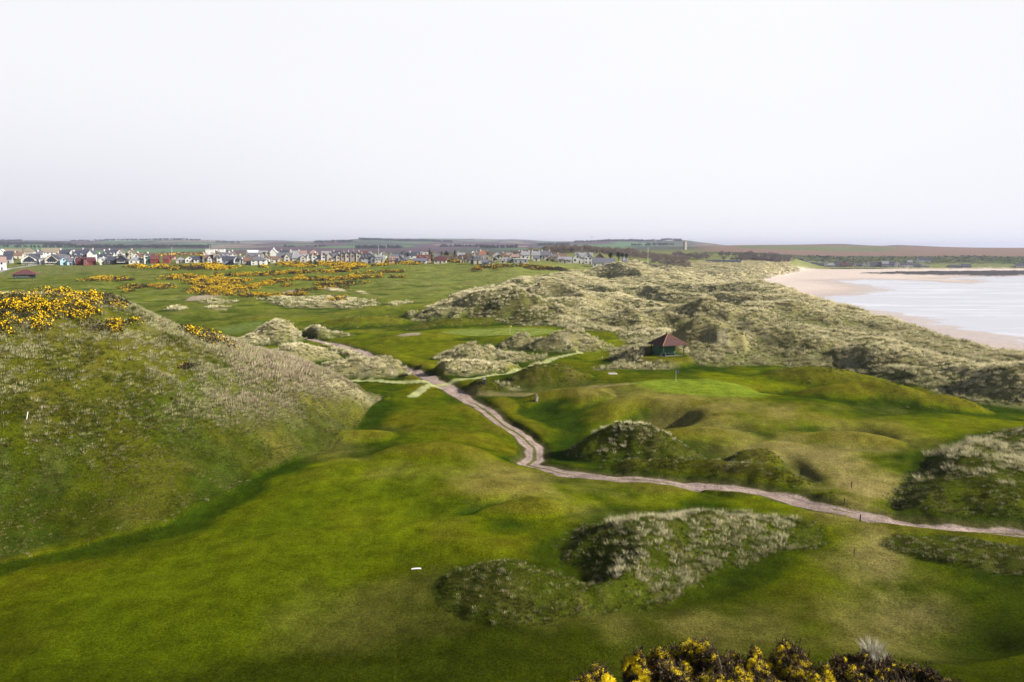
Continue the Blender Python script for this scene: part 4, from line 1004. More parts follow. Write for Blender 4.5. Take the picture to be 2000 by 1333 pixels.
def house(px, wpx, top, base=None, dist=None, style='side', wall='white', roof='slate', label='', rot=0., chim=1, dorm=0, wing=0, floors=None, depth=None, name='house', win=True, bigwin=False, group=None, skylight=0, roof_frac=None, wall2=None):
    if dist is None:
        x, y = PG(px, base, rmin=300); y2 = min(y, 593.); x *= y2/y; y = y2
    else:
        dist += 12 if dist < 660 else 0; y = dist; x = (px-1000)/FPX*dist/.992
    z = gz(x, y); D = math.hypot(x, y); W = wpx*y/FPX
    Ht = min(max(CZ - slope(top)*y - z, 3.2), 15)
    depth = depth or (min(max(W*.8, 6), 9.5) if style != 'gable' else min(max(W*1.3, 8), 14))
    rf = roof_frac or (.45 if style != 'flat' else .0)
    rh = min(Ht*rf, (depth if style == 'side' else W)*.55) if style != 'flat' else .25
    he = Ht-rh
    root = empty(name, (x, y, z-.1), label, name.replace('_', ' '), group, rz=-math.atan2(x, y)*.6+rot)
    x0, x1, y0, y1 = -W/2, W/2, 0, depth
    b = MB(); r = MB(); wm, rm = WM[wall], RM[roof]
    if style == 'side': gable_solid(b, x0, x1, y0, y1, -1, he, Ht-.02, 'x'); roof_slabs(r, x0, x1, y0, y1, he, Ht, 'x')
    elif style == 'gable': gable_solid(b, x0, x1, y0, y1, -1, he, Ht-.02, 'y'); roof_slabs(r, x0, x1, y0, y1, he, Ht, 'y')
    elif style == 'hip': b.box(x0, y0, -1, x1, y1, he+.05); hip_roof(r, x0, x1, y0, y1, he+.1, Ht)
    else: b.box(x0, y0, -1, x1, y1, Ht-.02); r.box(x0-.3, y0-.3, Ht-.1, x1+.3, y1+.3, Ht+.2)
    b.build('wall', wm, root); ro = r.build('roof', rm, root)
    R_ = random.Random(int(px*7+top))
    for c in range(chim):
        cx = (x0+.6 if c == 0 else x1-.6) if style == 'side' else (0 if style != 'gable' else 0)
        cy = (y0+y1)/2 if style != 'gable' else (y1-.6 if c == 0 else y0+.8)
        cb = MB(); cb.box(cx-.4, cy-.55, Ht-1.0, cx+.4, cy+.55, Ht+1.1); co = cb.build('chimney', wm if wall in ('stone', 'pale', 'white', 'cream') else WM['stone'], ro)
        cp = MB(); cp.tube([(cx, cy, Ht+1.1), (cx, cy, Ht+1.55)], .16, 6); cp.build('chimney_pot', M_POT, ro)
    nf = floors or (2 if he > 4.3 else 1)
    if win:
        fh = he/nf
        for fl in range(nf):
            n = max(1, int(W/(3.0 if W < 16 else 3.6)))
            for i in range(n):
                wx = x0+(i+.5)*W/n; isd = (fl == 0 and i == n//2 and not bigwin)
                if wing and abs(wx - (x0+W*.28 if wing < 0 else x1-W*.28)) < W*.24: continue
                if isd: 
                    db = MB(); db.box(wx-.5, y0-.06, 0, wx+.5, y0, min(2.1, he-.3)); db.build('door', M_DOOR, root)
                else: window(root, wx, y0, fl*fh+fh*.36, min(1.25, W/n*.5), fh*.42)
        if style == 'gable' and rh > 1.6 and not bigwin: window(root, 0, y0, he+.05, 1.1, min(1.2, rh*.45))
    if bigwin:
        bw = MB(); hh = he*.9; bw.quad([(x0*.62,y0-.07,he*.45),(x1*.62,y0-.07,he*.45),(x1*.62,y0-.07,he),(0,y0-.07,he+rh*.72),(x0*.62,y0-.07,he)], 0); bw.build('glazed_gable', [M_GLASS], root)
        bl = MB(); bl.box(x0*.9, y0-1.2, he*.38, x1*.9, y0, he*.42, 0); [bl.box(x0*.9+q*(W*.9)/6, y0-1.2, he*.42, x0*.9+q*(W*.9)/6+.08, y0-1.12, he*.42+.9, 0) for q in range(7)]; bl.build('balcony', M_FRAME, root)
    for i in range(dorm):
        dx = x0+(i+.5)*W/dorm; dz = he+rh*.12; dw = min(1.5, W/dorm*.55); dh = min(1.5, rh*.6)
        ym = y0+ (depth/2)*.12 if style != 'gable' else 0
        db = MB(); gable_solid(db, dx-dw/2, dx+dw/2, ym, y0+depth*.42, dz-.1, dz+dh*.75, dz+dh*1.15, 'y', 0); roof_slabs(db, dx-dw/2, dx+dw/2, ym, y0+depth*.42, dz+dh*.75, dz+dh*1.15, 'y', .12, .08, 1)
        do = db.build('dormer', [wm, rm], ro); window(do, dx, ym, dz+.1, dw*.7, dh*.55)
    if wing:
        wx = x0+W*.28 if wing < 0 else x1-W*.28; ww = W*.2; wh = min(Ht*.97, he+ww*1.5)
        wb = MB(); gable_solid(wb, wx-ww, wx+ww, y0-1.6, y0+depth*.5, -1, he+.02, wh, 'y', 0); wo_ = wb.build('gable_wing', WM[wall2 or wall], root)
        wr = MB(); roof_slabs(wr, wx-ww, wx+ww, y0-1.6, y0+depth*.5, he+.02, wh, 'y', .25, .13); wr.build('wing_roof', rm, wo_)
        window(wo_, wx, y0-1.6, he*.25, 1.5, he*.3)
        if wh-he > 1.2: window(wo_, wx, y0-1.6, he*.8, 1.1, min(1.1, he*.3))
    for i in range(skylight):
        dx = x0+(i+1)*W/(skylight+1); k = rh/(depth/2); zz = he+rh*.5; yy = y0+depth*.25
        sb = MB(); A = [(dx-.4, yy-.5, zz-.5*k+.17), (dx+.4, yy-.5, zz-.5*k+.17), (dx+.4, yy+.5, zz+.5*k+.17), (dx-.4, yy+.5, zz+.5*k+.17)]
        slab(sb, A, [(p[0], p[1]-.03, p[2]+.06) for p in A], 0); sb.build('skylight', M_GLASS, ro)
    return root
Hs = [ # px, wpx, top, base, dist, kw, label
 (4,15,502,528,None,dict(wall='white',roof='pinkish',rot=.2,chim=0,floors=2),"white pillared building with pink roof cut by the left edge"),
 (10,22,499,513,None,dict(wall='grey',roof='slate',chim=0,floors=1),"long low house with blue grey roof at the left edge"),
 (57,28,498,512,None,dict(style='gable',wall='white',roof='slate',chim=0,bigwin=True),"white bungalow with a wide glazed gable beside dark hedges"),
 (83,10,505,512,None,dict(style='flat',wall='grey',roof='lgrey',win=False,name='garage'),"plain grey flat garage left of the balcony chalet"),
 (78,16,496,None,625,dict(wall='dark',roof='slate'),"dark roofed house behind the grey garage"),
 (101,24,497,512,None,dict(style='gable',wall='cream',roof='slate',bigwin=True,chim=1),"chalet with balcony and glazed white gable next to the blue cottage"),
 (125,14,502,512,None,dict(style='gable',wall='blue',roof='grey',chim=0),"light blue cottage with its gable to the links"),
 (137,11,504,512,None,dict(wall='blue',roof='grey',chim=0),"light blue annexe right of the blue cottage"),
 (130,26,498,None,610,dict(wall='stone',roof='grey',chim=1),"grey tiled house rising behind the blue cottage"),
 (154,12,503,512,None,dict(wall='maroon',roof='maroon',chim=0,name='shed'),"dark maroon shed left of the bright red one"),
 (173,20,503,512,None,dict(wall='red',roof='maroon',chim=0,wing=-1),"bright red wooden chalet with white windows"),
 (170,32,491,None,618,dict(wall='white',roof='slate',dorm=3,chim=2),"dark roofed white house with dormers behind the red chalet"),
 (188,13,489,None,611,dict(style='gable',wall='white',roof='slate',win=False,chim=1,depth=10),"tall blank white gable above the red chalet"),
 (201,12,504,512,None,dict(style='flat',wall='white',roof='white'),"small flat roofed white house right of the red chalet"),
 (216,16,501,511,None,dict(wall='dark',roof='slate',chim=0),"black timber house left of the black gabled one"),
 (237,17,499,511,None,dict(style='gable',wall='dark',roof='slate',bigwin=True,chim=0),"black house with white lit gable window"),
 (211,16,496,None,612,dict(wall='white',roof='slate',skylight=2),"white house with slate roof and rooflights behind the small flat one"),
 (266,26,502,510,None,dict(style='hip',wall='white',roof='lgrey',chim=0),"white bungalow above the gorse bank with an orange bush"),
 (276,14,494,None,610,dict(style='gable',wall='white',roof='red'),"white house with red brick gable behind the bungalow"),
 (286,9,495,509,None,dict(style='gable',wall='white',roof='slate'),"narrow white gabled house left of the teal hut"),
 (291,6,502,508,None,dict(style='flat',wall='teal',roof='grey',win=False,name='hut'),"teal hut beside the red sheds"),
 (301,14,499,508,None,dict(wall='red',roof='red',chim=0,name='shed'),"red shed with dark door left of the round bush"),
 (324,11,499,508,None,dict(wall='red',roof='red',chim=0,name='shed'),"red shed with white door right of the round bush"),
 (351,14,503,508,None,dict(style='hip',wall='pale',roof='lgrey',chim=0),"low grey hut with a rounded roof left of the white bungalow"),
 (371,18,500,508,None,dict(style='gable',wall='white',roof='slate',chim=0),"white bungalow gable with dark bargeboards"),
 (388,18,501,509,None,dict(wall='white',roof='slate',chim=0,skylight=1),"slate roofed bungalow joined right of the white gable"),
 (406,18,498,511,None,dict(wall='white',roof='brown',wing=1,chim=1),"white house with brown roof and right hand gable"),
 (424,13,490,513,None,dict(style='gable',wall='stone',roof='brown',chim=1,floors=2,depth=11),"tall brown stone gable with a high chimney"),
 (436,24,493,510,None,dict(wall='white',roof='grey',dorm=3,chim=2,floors=2),"white two storey house with three dormers and a red porch"),
 (448,26,501,516,None,dict(wall='bluegrey',roof='slate',chim=0,skylight=1),"blue grey roofed house joined to the glazed white gable"),
 (464,14,500,517,None,dict(style='gable',wall='white',roof='slate',bigwin=True,chim=0),"white house whose gable is a tall dark glass window"),
 (459,16,491,None,640,dict(style='gable',wall='white',roof='brown'),"broad white gable rising behind the glazed house"),
 (474,10,499,None,630,dict(style='gable',wall='white',roof='grey'),"small white gable between the glazed house and the hip roofed villa"),
 (483,16,503,517,None,dict(wall='stone',roof='brown',chim=1),"stone cottage left of the hip roofed villa"),
 (505,28,501,518,None,dict(style='hip',wall='white',roof='grey',floors=2,chim=1),"large white hip roofed villa with a long balcony"),
 (502,28,494,None,610,dict(wall='stone',roof='grey',dorm=2,chim=2),"stone house with two pale dormers behind the hip roofed villa"),
 (524,14,498,None,590,dict(style='gable',wall='cream',roof='brown'),"cream gable right behind the hip roofed villa"),
 (536,16,501,514,None,dict(wall='cream',roof='brown',chim=0,wing=-1),"low cream cottage with a yellow bush before it"),
 (555,28,494,512,None,dict(wall='pale',roof='grey',wing=1,dorm=1,chim=2,floors=2),"grey slate double villa with white bays above the gorse"),
 (586,30,497,511,None,dict(wall='pale',roof='lgrey',wing=1,chim=1,floors=2),"villa with light grey roof and white verandah"),
 (605,11,495,508,None,dict(style='gable',wall='white',roof='red',chim=0),"narrow white gable with red tiles at the left of the twin gables"),
 (614,10,494,508,None,dict(style='gable',wall='white',roof='red',chim=1),"left of the white twin gables topped in red"),
 (623,10,499,507,None,dict(wall='white',roof='slate',dorm=1,chim=0),"low link between the white twin gables"),
 (632,10,494,508,None,dict(style='gable',wall='white',roof='red',chim=0),"right of the white twin gables topped in red"),
 (644,11,494,508,None,dict(style='gable',wall='pale',roof='slate',chim=1,win=False),"blank stone gable right of the white twin gables"),
 (652,12,496,508,None,dict(wall='pale',roof='grey',dorm=1,chim=0),"stone villa with one dark dormer"),
 (661,9,496,508,None,dict(style='gable',wall='cream',roof='slate'),"cream pointed gable between the dormer villa and stone villas"),
 (670,8,493,507,None,dict(style='gable',wall='stone',roof='slate',floors=2,chim=1),"first tall narrow stone villa from the left of the row of four"),
 (679,9,492,507,None,dict(style='gable',wall='pale',roof='slate',floors=2,chim=1),"second tall stone villa with a pale gable and dark chimney"),
 (689,10,491,507,None,dict(style='gable',wall='stone',roof='slate',floors=2,chim=1),"third tall stone villa, the highest of the row"),
 (700,9,492,507,None,dict(style='gable',wall='pale',roof='slate',floors=2,chim=1),"fourth tall stone villa at the right end of the row"),
 (715,20,495,507,None,dict(wall='grey',roof='slate',dorm=3,chim=2),"dark slate terrace right of the stone villas"),
 (729,10,499,512,None,dict(style='gable',wall='bluegrey',roof='slate',win=False,chim=1),"dark blue gable end left of the pale stone house"),
 (741,18,499,512,None,dict(wall='cream',roof='lgrey',dorm=3,chim=1,floors=2),"pale stone house with three pale dormers above the gorse knoll"),
 (751,14,491,None,640,dict(style='gable',wall='white',roof='brown',chim=0),"broad gabled hall behind the pale stone house"),
 (768,16,502,512,None,dict(wall='pink',roof='pinkish',dorm=2,chim=1),"pink cottage with dormers"),
 (782,10,501,512,None,dict(style='gable',wall='bluegrey',roof='slate',win=False),"dark gable between the pink and cream cottages"),
 (792,14,502,513,None,dict(wall='cream',roof='grey',dorm=1,chim=1),"cream cottage with a single pale dormer"),
 (820,26,505,511,None,dict(wall='white',roof='grey',chim=0),"long low white bungalow with grey roof"),
 (829,26,498,None,590,dict(wall='pink',roof='red',dorm=2),"red roofed house behind the long white bungalow"),
 (812,20,493,None,650,dict(wall='white',roof='slate',chim=1),"white walled hall with slate roof near the pointed fir"),
 (860,24,503,511,None,dict(wall='cream',roof='maroon',chim=0),"bungalow with a maroon roof below the bare trees"),
 (903,8,505,513,None,dict(style='gable',wall='pale',roof='grey',chim=1),"left of two small stone gables by the bare trees"),
 (913,9,505,513,None,dict(style='gable',wall='stone',roof='grey',chim=0),"right of two small stone gables by the bare trees"),
 (923,7,500,516,None,dict(style='gable',wall='bluegrey',roof='slate',win=False,chim=1),"blue grey gable end joined to the pale tall house"),
 (933,16,499,516,None,dict(wall='cream',roof='grey',dorm=3,chim=1,floors=2),"tall pale house with three white dormers left of the hummock gorse"),
 (948,14,508,518,None,dict(wall='bluegrey',roof='grey',chim=0),"blue grey house with a lean to roof"),
 (959,9,508,518,None,dict(style='gable',wall='cream',roof='grey',chim=0,floors=2),"cream square house right of the blue grey one"),
 (931,14,493,None,620,dict(style='gable',wall='pale',roof='orange',chim=1),"orange roofed gable left of a pair behind the tall pale house"),
 (952,14,491,None,620,dict(style='gable',wall='stone',roof='orange',chim=1),"orange roofed gable right of a pair behind the tall pale house"),
 (943,10,490,None,640,dict(wall='white',roof='orange'),"orange roof between and behind the orange gables"),
 (971,16,494,None,650,dict(style='hip',wall='white',roof='lgrey',chim=0),"white hall with a pale hipped roof right of the orange roofs"),
 (965,8,502,None,590,dict(style='gable',wall='cream',roof='lgrey'),"little pale gable under the white hall"),
 (982,14,505,514,None,dict(wall='pale',roof='lgrey',dorm=2,chim=1),"left half of the dormered pale terrace"),
 (997,14,505,514,None,dict(wall='pale',roof='grey',dorm=2,chim=1),"right half of the dormered pale terrace"),
 (1017,28,506,515,None,dict(style='flat',wall='grey',roof='white',name='depot'),"long depot with a bluish white flat roof behind the scrub"),
 (1006,14,497,None,620,dict(wall='pale',roof='pinkish'),"pinkish roofed house above the flat roofed depot"),
 (1026,16,491,None,640,dict(wall='white',roof='lgrey',chim=2),"left block of the white three part terrace on the rise"),
 (1046,16,491,None,640,dict(wall='white',roof='lgrey',chim=2),"middle block of the white three part terrace on the rise"),
 (1065,17,490,None,640,dict(wall='white',roof='grey',chim=2),"right block of the white three part terrace on the rise"),
 (1047,12,500,None,600,dict(wall='white',roof='grey',chim=0),"small white house below the middle of the terrace"),
 (1102,26,502,None,600,dict(wall='pale',roof='lgrey',chim=1),"long low pale house left of the black trimmed gables"),
 (1096,18,496,None,640,dict(wall='cream',roof='brown'),"cream house with brown roof behind the long low pale one"),
 (1126,17,495,None,620,dict(style='gable',wall='white',roof='dark' if False else 'slate',chim=0),"left black trimmed white gable"),
 (1139,34,494,None,632,dict(wall='white',roof='lgrey',chim=0,win=False),"long pale roof linking the black trimmed gables"),
 (1147,15,494,None,620,dict(style='gable',wall='white',roof='slate',chim=0),"right black trimmed white gable"),
 (1170,22,496,None,620,dict(style='gable',wall='brown',roof='maroon',chim=0),"dark maroon house left of the lone round evergreen"),
 (1168,24,504,None,590,dict(wall='white',roof='grey',chim=0),"low white bungalow at the edge of the dunes"),
 (1190,18,505,None,595,dict(wall='pale',roof='grey',chim=0),"last low bungalow right, half behind a dune"),
 (1217,10,502,None,640,dict(wall='white',roof='lgrey',chim=0),"tiny white house under the group of evergreens"),
 (16,13,487,None,700,dict(style='gable',wall='white',roof='white',chim=0,win=False),"blank white gable high at the far left"),
 (37,30,486,None,720,dict(wall='brown',roof='moss',chim=0),"mossy roofed barn right of the blank white gable"),
 (33,22,491,None,670,dict(wall='stone',roof='slate'),"dark terrace under the mossy roofed barn"),
 (66,22,485,None,740,dict(style='hip',wall='pale',roof='moss',chim=0),"hip roofed mossy barn on the skyline of the village"),
 (48,14,493,None,650,dict(wall='cream',roof='brown'),"cream cottage above the wide glazed bungalow"),
 (114,34,485,None,720,dict(wall='white',roof='moss',chim=0,rot=.2),"longest moss brown roof with a white gable edge"),
 (90,10,491,None,680,dict(wall='white',roof='grey'),"small white house left of the longest mossy roof"),
 (140,22,488,None,690,dict(wall='white',roof='slate'),"slate roofed row between the mossy roof and the white gable"),
 (154,11,487,None,685,dict(style='gable',wall='white',roof='slate',chim=0),"white gable at the end of the slate roofed row"),
 (122,14,494,None,640,dict(style='gable',wall='cream',roof='brown'),"little cream gable peeping over the blue cottage"),
 (182,20,487,None,700,dict(wall='pale',roof='slate',chim=2),"slate house on the village skyline left of centre gable"),
 (222,18,490,None,660,dict(wall='white',roof='slate',dorm=2),"dormered white house behind the black timber house"),
 (245,13,487,None,690,dict(style='gable',wall='white',roof='brown',chim=0),"round shouldered white gable left of the dark garden trees"),
 (232,18,488,None,700,dict(wall='white',roof='slate'),"slate roof joined left of the round shouldered gable"),
 (265,13,488,None,680,dict(style='gable',wall='cream',roof='brown',chim=1),"cream gable right of the dark garden trees"),
 (343,12,499,None,640,dict(wall='pink',roof='red',chim=0,name='shed'),"long red roofed hut behind the low grey hut"),
 (418,16,487,None,760,dict(style='flat',wall='white',roof='white',chim=0,win=False,name='shed'),"left white flat shed on the skyline by the mast"),
 (438,16,487,None,765,dict(style='flat',wall='white',roof='white',chim=0,win=False,name='shed'),"right white flat shed on the skyline by the mast"),
 (500,20,489,None,760,dict(wall='white',roof='white',chim=0,name='barn'),"long white low barn behind the hip roofed villa"),
 (520,16,490,None,750,dict(wall='white',roof='lgrey',chim=0,name='barn'),"pale barn right of the long white low one"),
 (540,13,486,None,720,dict(style='gable',wall='white',roof='white',chim=1,win=False),"white pointed gable with chimney high above the cream cottage"),
 (561,14,489,None,690,dict(wall='stone',roof='slate',chim=1),"dark roof with chimney behind the slate double villa"),
 (580,16,490,None,680,dict(wall='white',roof='lgrey',dorm=1),"white dormered house behind the verandah villa"),
 (596,16,490,None,700,dict(wall='cream',roof='pinkish'),"pink roofed house behind the narrow red tiled gable"),
 (617,16,489,None,700,dict(style='hip',wall='white',roof='pinkish',chim=0),"hipped pink roof behind the white twin gables"),
 (640,14,491,None,690,dict(wall='white',roof='lgrey',chim=0),"white roofed house behind the right twin gable"),
 (662,14,491,None,680,dict(wall='pale',roof='slate'),"slate roof peeping over the cream pointed gable"),
 (712,18,491,None,700,dict(wall='pink',roof='red'),"red roofed row behind the dark slate terrace"),
 (726,6,492,None,620,dict(style='gable',wall='white',roof='white',chim=0,win=False),"slim bright white gable above the dark slate terrace"),
 (773,16,497,None,640,dict(wall='stone',roof='grey',chim=1),"stone house above the pink cottage"),
 (787,26,495,None,650,dict(wall='grey',roof='slate',chim=0),"long dark low roof above the cream dormer cottage"),
 (830,16,493,None,680,dict(style='flat',wall='white',roof='white',chim=0),"white flat block right of the slate hall"),
 (856,12,497,None,640,dict(wall='brown',roof='grey'),"brown house half hidden by bare trees right of the fir"),
 (902,14,494,None,670,dict(wall='pale',roof='lgrey'),"pale house behind the bare trees with a white chimney"),
 (925,10,491,None,700,dict(style='hip',wall='white',roof='white',chim=0),"white pyramid roof left above the orange roofs"),
 (990,16,494,None,690,dict(wall='pale',roof='pinkish'),"long pink roof behind the dormered pale terrace"),
 (1014,8,491,None,700,dict(style='gable',wall='white',roof='lgrey'),"small white gable left of the three part terrace"),
 (1082,14,497,None,660,dict(wall='pale',roof='grey'),"grey roof right of the three part terrace among bare trees"),
]
for h_ in Hs: house(h_[0], h_[1], h_[2], h_[3], h_[4], label=h_[6], group='houses of the village', **h_[5])
# the harbour row across the bay
Ps = [(1556,10,514,'dark','slate',2,'side',"leftmost dark cottage of the harbour row, half behind the sandy dune"),
 (1568,12,515,'white','slate',2,'side',"white fronted cottage near the left end of the harbour row"),(1582,12,513,'stone','slate',1,'side',"brown stone cottage right of the leftmost white front"),
 (1596,12,514,'bluegrey','slate',1,'side',"bluish cottage left of the white chimney gable"),(1608,5,510,'white','lgrey',1,'gable',"bright white gable with a tall chimney in the harbour row"),
 (1616,11,515,'pale','lgrey',0,'side',"pale low cottage joined to the bright white gable"),(1627,10,512,'bluegrey','slate',2,'side',"two storey slate cottage with white chimney stacks"),
 (1640,11,513,'brown','maroon',2,'side',"cottage with maroon roof in the middle of the harbour row"),(1652,11,515,'stone','maroon',1,'side',"low maroon roofed cottage right of the middle"),
 (1661,6,514,'cream','slate',0,'gable',"cream gable end in the harbour row"),(1669,9,515,'bluegrey','slate',1,'side',"dark cottage left of the pair of white gables"),
 (1679,7,513,'white','slate',1,'gable',"left white gable of the close pair"),(1687,7,512,'white','slate',1,'gable',"right white gable of the close pair"),
 (1697,10,513,'bluegrey','slate',2,'side',"slate cottage with two white stacks right of the white pair"),(1708,11,513,'dark','slate',1,'side',"very dark cottage with a white doorway wall"),
 (1720,12,510,'grey','lgrey',1,'side',"pale roofed taller house above the dark cottages"),(1732,10,512,'bluegrey','slate',1,'side',"blue black cottage left of the big white crow step gable"),
 (1743,9,511,'white','slate',1,'gable',"big white gable end in the right half of the harbour row"),(1755,13,515,'white','slate',1,'side',"white walled cottage right of the big white gable"),
 (1768,12,515,'white','slate',2,'side',"white cottage with two chimneys below the white inn"),(1782,12,516,'bluegrey','slate',1,'side',"blue grey cottage under the white inn"),
 (1798,13,518,'grey','grey',0,'side',"plain grey boat store right of the cottages")]
for px, w, top, wa, rf_, ch, st__, lb in Ps: house(px, w, top, None, 1349 + (px % 5), style=st__, wall=wa, roof=rf_, chim=ch, label=lb, group='cottages of the harbour row', depth=8)
house(1795, 24, 503, None, 1405, style='side', wall='white', roof='slate', chim=2, dorm=4, label="large white inn with a dormered slate roof above the harbour row", group='houses by the harbour', depth=10)
house(1782, 8, 504, None, 1402, style='gable', wall='white', roof='slate', chim=0, label="white side gable left of the dormered inn", group='houses by the harbour', depth=9)
house(1768, 9, 509, None, 1385, style='side', wall='white', roof='lgrey', chim=0, label="white shed on the slope left of the inn", group='houses by the harbour')
house(1857, 24, 518, None, 1352, style='side', wall='bluegrey', roof='slate', chim=0, label="low blue grey fishing store left of its twin with a pale gable", group='houses by the harbour', name='store')
house(1877, 16, 516, None, 1354, style='side', wall='bluegrey', roof='slate', chim=1, label="higher fishing store with a pale gable at its right end", group='houses by the harbour', name='store')
house(1989, 26, 515, None, 1352, style='side', wall='pale', roof='slate', chim=1, label="white ended cottage on the green at the far right", group='houses by the harbour')
house(1408, 66, 508, None, 1020, style='side', wall='bluegrey', roof='slate', chim=0, label="long slate roofed terrace behind the dune crest, with pale dormers", group='houses by the harbour', dorm=5, depth=8, name='terrace')
# ------------------------------------------------------------------ old stone tower
def tower():
    y = 1800.; x = (1333-1000)/FPX*y/.992; z = gz(x, y); r = empty('stone_tower', (x, y, z), "square roofless stone tower on the far skyline", 'tower', rz=.4)
    Ht = CZ-slope(471.5)*y-z; b = MB()
    n = 10; w = 2.9
    for k in range(n):
        t = k/n; ww = w*(1-.05*t); b.box(-ww, -ww, -1+(Ht-1)*t, ww, ww, -1+(Ht-1)*(k+1)/n)
    b.box(-w*1.02, -w*1.02, Ht-2, w*1.02, w*1.02, Ht-1.0)
    b.build('shaft', WM['stone'], r)
    p = MB(); 
    for a in range(4):
        for sx, sy in ((a-1.5, -1), (a-1.5, 1)): p.box(sx*w*.6-.5, sy*w*.95-.35, Ht-1, sx*w*.6+.5, sy*w*.95+.35, Ht-.1)
    p.box(-w*.97, -w*.97, Ht-1.2, w*.97, w*.97, Ht-.95); p.build('parapet', WM['stone'], r)
    for k in (.25, .5, .75): window(r, .3, -w*1.0, Ht*k, .8, 1.6, name='opening', m=[WM['stone'], WM['dark']])
tower()
# ------------------------------------------------------------------ trees
M_BARK = simple('bark', (.13, .10, .075), .95, .3, 3)
M_DARKLEAF = leafmat('evergreen_leaf', (.008, .014, .008), (.030, .045, .018))
M_GARDEN = leafmat('garden_leaf', (.015, .022, .010), (.055, .075, .025))
M_TWIG = leafmat('bare_twigs', (.13, .10, .075), (.26, .20, .15))
M_TWIG2 = leafmat('grey_twigs', (.095, .080, .075), (.19, .155, .135))
def at_dist(px, dist):
    x = (px-1000)/FPX*dist/.992; return x, dist, gz(x, dist)
def tree(px, top, dist, wpx, label, kind='round', m=None, group=None, name='tree', n=700):
    x, y, z = at_dist(px, dist); Ht = max(CZ-slope(top)*y-z, 2.5); W = wpx*y/FPX; R_ = np.random.default_rng(int(px*3+top))
    root = empty(name, (x, y, z), label, 'tree', group)
    t = MB(); t.tube([(0, 0, -.3), (.1, 0, Ht*.45), (0, .1, Ht*.8)], .03*Ht+.05, 7, r2=.05); 
    for a in range(5): an = a*1.3; t.tube([(0, 0, Ht*(.3+.08*a)), (math.cos(an)*W*.3, math.sin(an)*W*.3, Ht*(.45+.08*a))], .10, 5, r2=.03, cap=False)
    t.build('trunk', M_BARK, root)
    if kind == 'cone':
        k = 26; tt = np.linspace(.12, 1, k); an = R_.uniform(0, 6.28, k); rr = (1-tt)*W*.34
        cen = np.stack([np.cos(an)*rr, np.sin(an)*rr, Ht*tt-.3], 1); s_ = (1.08-tt)*W*.34+.2; rad = np.stack([s_, s_, s_*.6+Ht*.03], 1)
    else:
        k = 16; d = R_.normal(size=(k, 3)); d /= np.linalg.norm(d, axis=1)[:, None]; q = R_.uniform(.2, .62, k)[:, None]
        cen = d*q*np.array([W/2, W/2, Ht*.36]) + np.array([0, 0, Ht*.60]); s_ = R_.uniform(.22, .40, k)*W*.62; rad = np.stack([s_, s_, s_*Ht*.55/W+.2], 1)
    V, F, *_ = leaf_cloud(cen, rad, n, max(.35, dist/1700.), int(px)); put('crown', np_mesh('crown', V, F, [m or M_DARKLEAF]), root)
    return root
tree(842, 485, 640, 13, "tall pointed dark fir standing above the red roofs", 'cone', n=900)
tree(864, 492, 640, 6, "small dark pine at the left of the bare trees", 'cone')
tree(873, 488, 645, 14, "broad dark pine in the bare trees right of the pointed fir", n=900)
tree(890, 487, 700, 6, "little dark treetop on the skyline right of the broad pine", 'cone')
tree(787, 492, 690, 7, "small dark conifer above the long dark roof", 'cone')
tree(1190, 487, 625, 11, "lone oval dark evergreen right of the maroon house", n=900)
tree(1205, 488, 625, 13, "left evergreen of the close group of three", n=900)
tree(1213, 489, 632, 10, "middle evergreen of the close group of three, set back", n=700)
tree(1220, 490, 625, 9, "right and smallest evergreen of the close group of three", n=700)
for px, top, dist, w, lb in [(4,492,640,16,"dark garden tree cut by the left edge of the village"),(24,498,606,14,"dark hedge tree left of the wide glazed bungalow"),(38,503,600,16,"low dark hedge in front of the wide glazed bungalow"),(146,494,640,16,"dark rounded tree behind the red chalets"),(247,493,640,16,"dark garden tree right of the black gabled house"),(258,490,650,12,"higher dark garden tree beside the cream gable"),(312,500,603,13,"round grey green bush between the two red sheds"),(525,490,680,18,"dark green tree behind the cream gable"),(975,497,604,16,"dark tree left of the dormered pale terrace"),(968,504,600,10,"dark bush between the cream square house and the terrace"),(1068,505,602,9,"dark round bush under the white terrace"),(1078,506,603,9,"dark round bush right of its twin under the white terrace"),(1000,494,650,10,"dark tree among the pink roofs"),(528,508,585,7,"yellow green bush in the garden of the low cream cottage"),(760,504,604,8,"dark shrub left of the pink cottage"),(845,505,600,8,"dark shrub between the red roofed house and the maroon roof"),(1055,499,640,6,"small dark tree between the blocks of the white terrace")]:
    tree(px, top, dist, w, lb, m=M_GARDEN, n=420, name='garden_tree', group='garden trees of the village')
def twig_tree(seed, h, w, n, m):
    R_ = np.random.default_rng(seed); t = MB(); t.tube([(0, 0, -.5), (.1, .1, h*.5)], .16, 5, r2=.08, cap=False)
    for a in range(6): an = a*1.05; t.tube([(0, 0, h*.25), (math.cos(an)*w*.3, math.sin(an)*w*.3, h*.8)], .07, 3, r2=.02, cap=False)
    k = 9; d = R_.normal(size=(k, 3)); d /= np.linalg.norm(d, axis=1)[:, None]; cen = d*np.array([w*.28, w*.28, h*.2])+np.array([0, 0, h*.62]); s_ = R_.uniform(.25, .4, k)*w*.5
    V, F, *_ = leaf_cloud(cen, np.stack([s_, s_, s_*h/w], 1), n, .38, seed)
    b = len(t.v); vv = np.concatenate([np.array(t.v), V]); ff = [tuple(f) for f in t.f]; f3 = []
    for f in ff: f3 += [(f[0], f[1], f[2]), (f[0], f[2], f[3])] if len(f) == 4 else [f]
    f3 = np.concatenate([np.array(f3), F+b]); return np_mesh('bare_tree', vv, f3, [m])
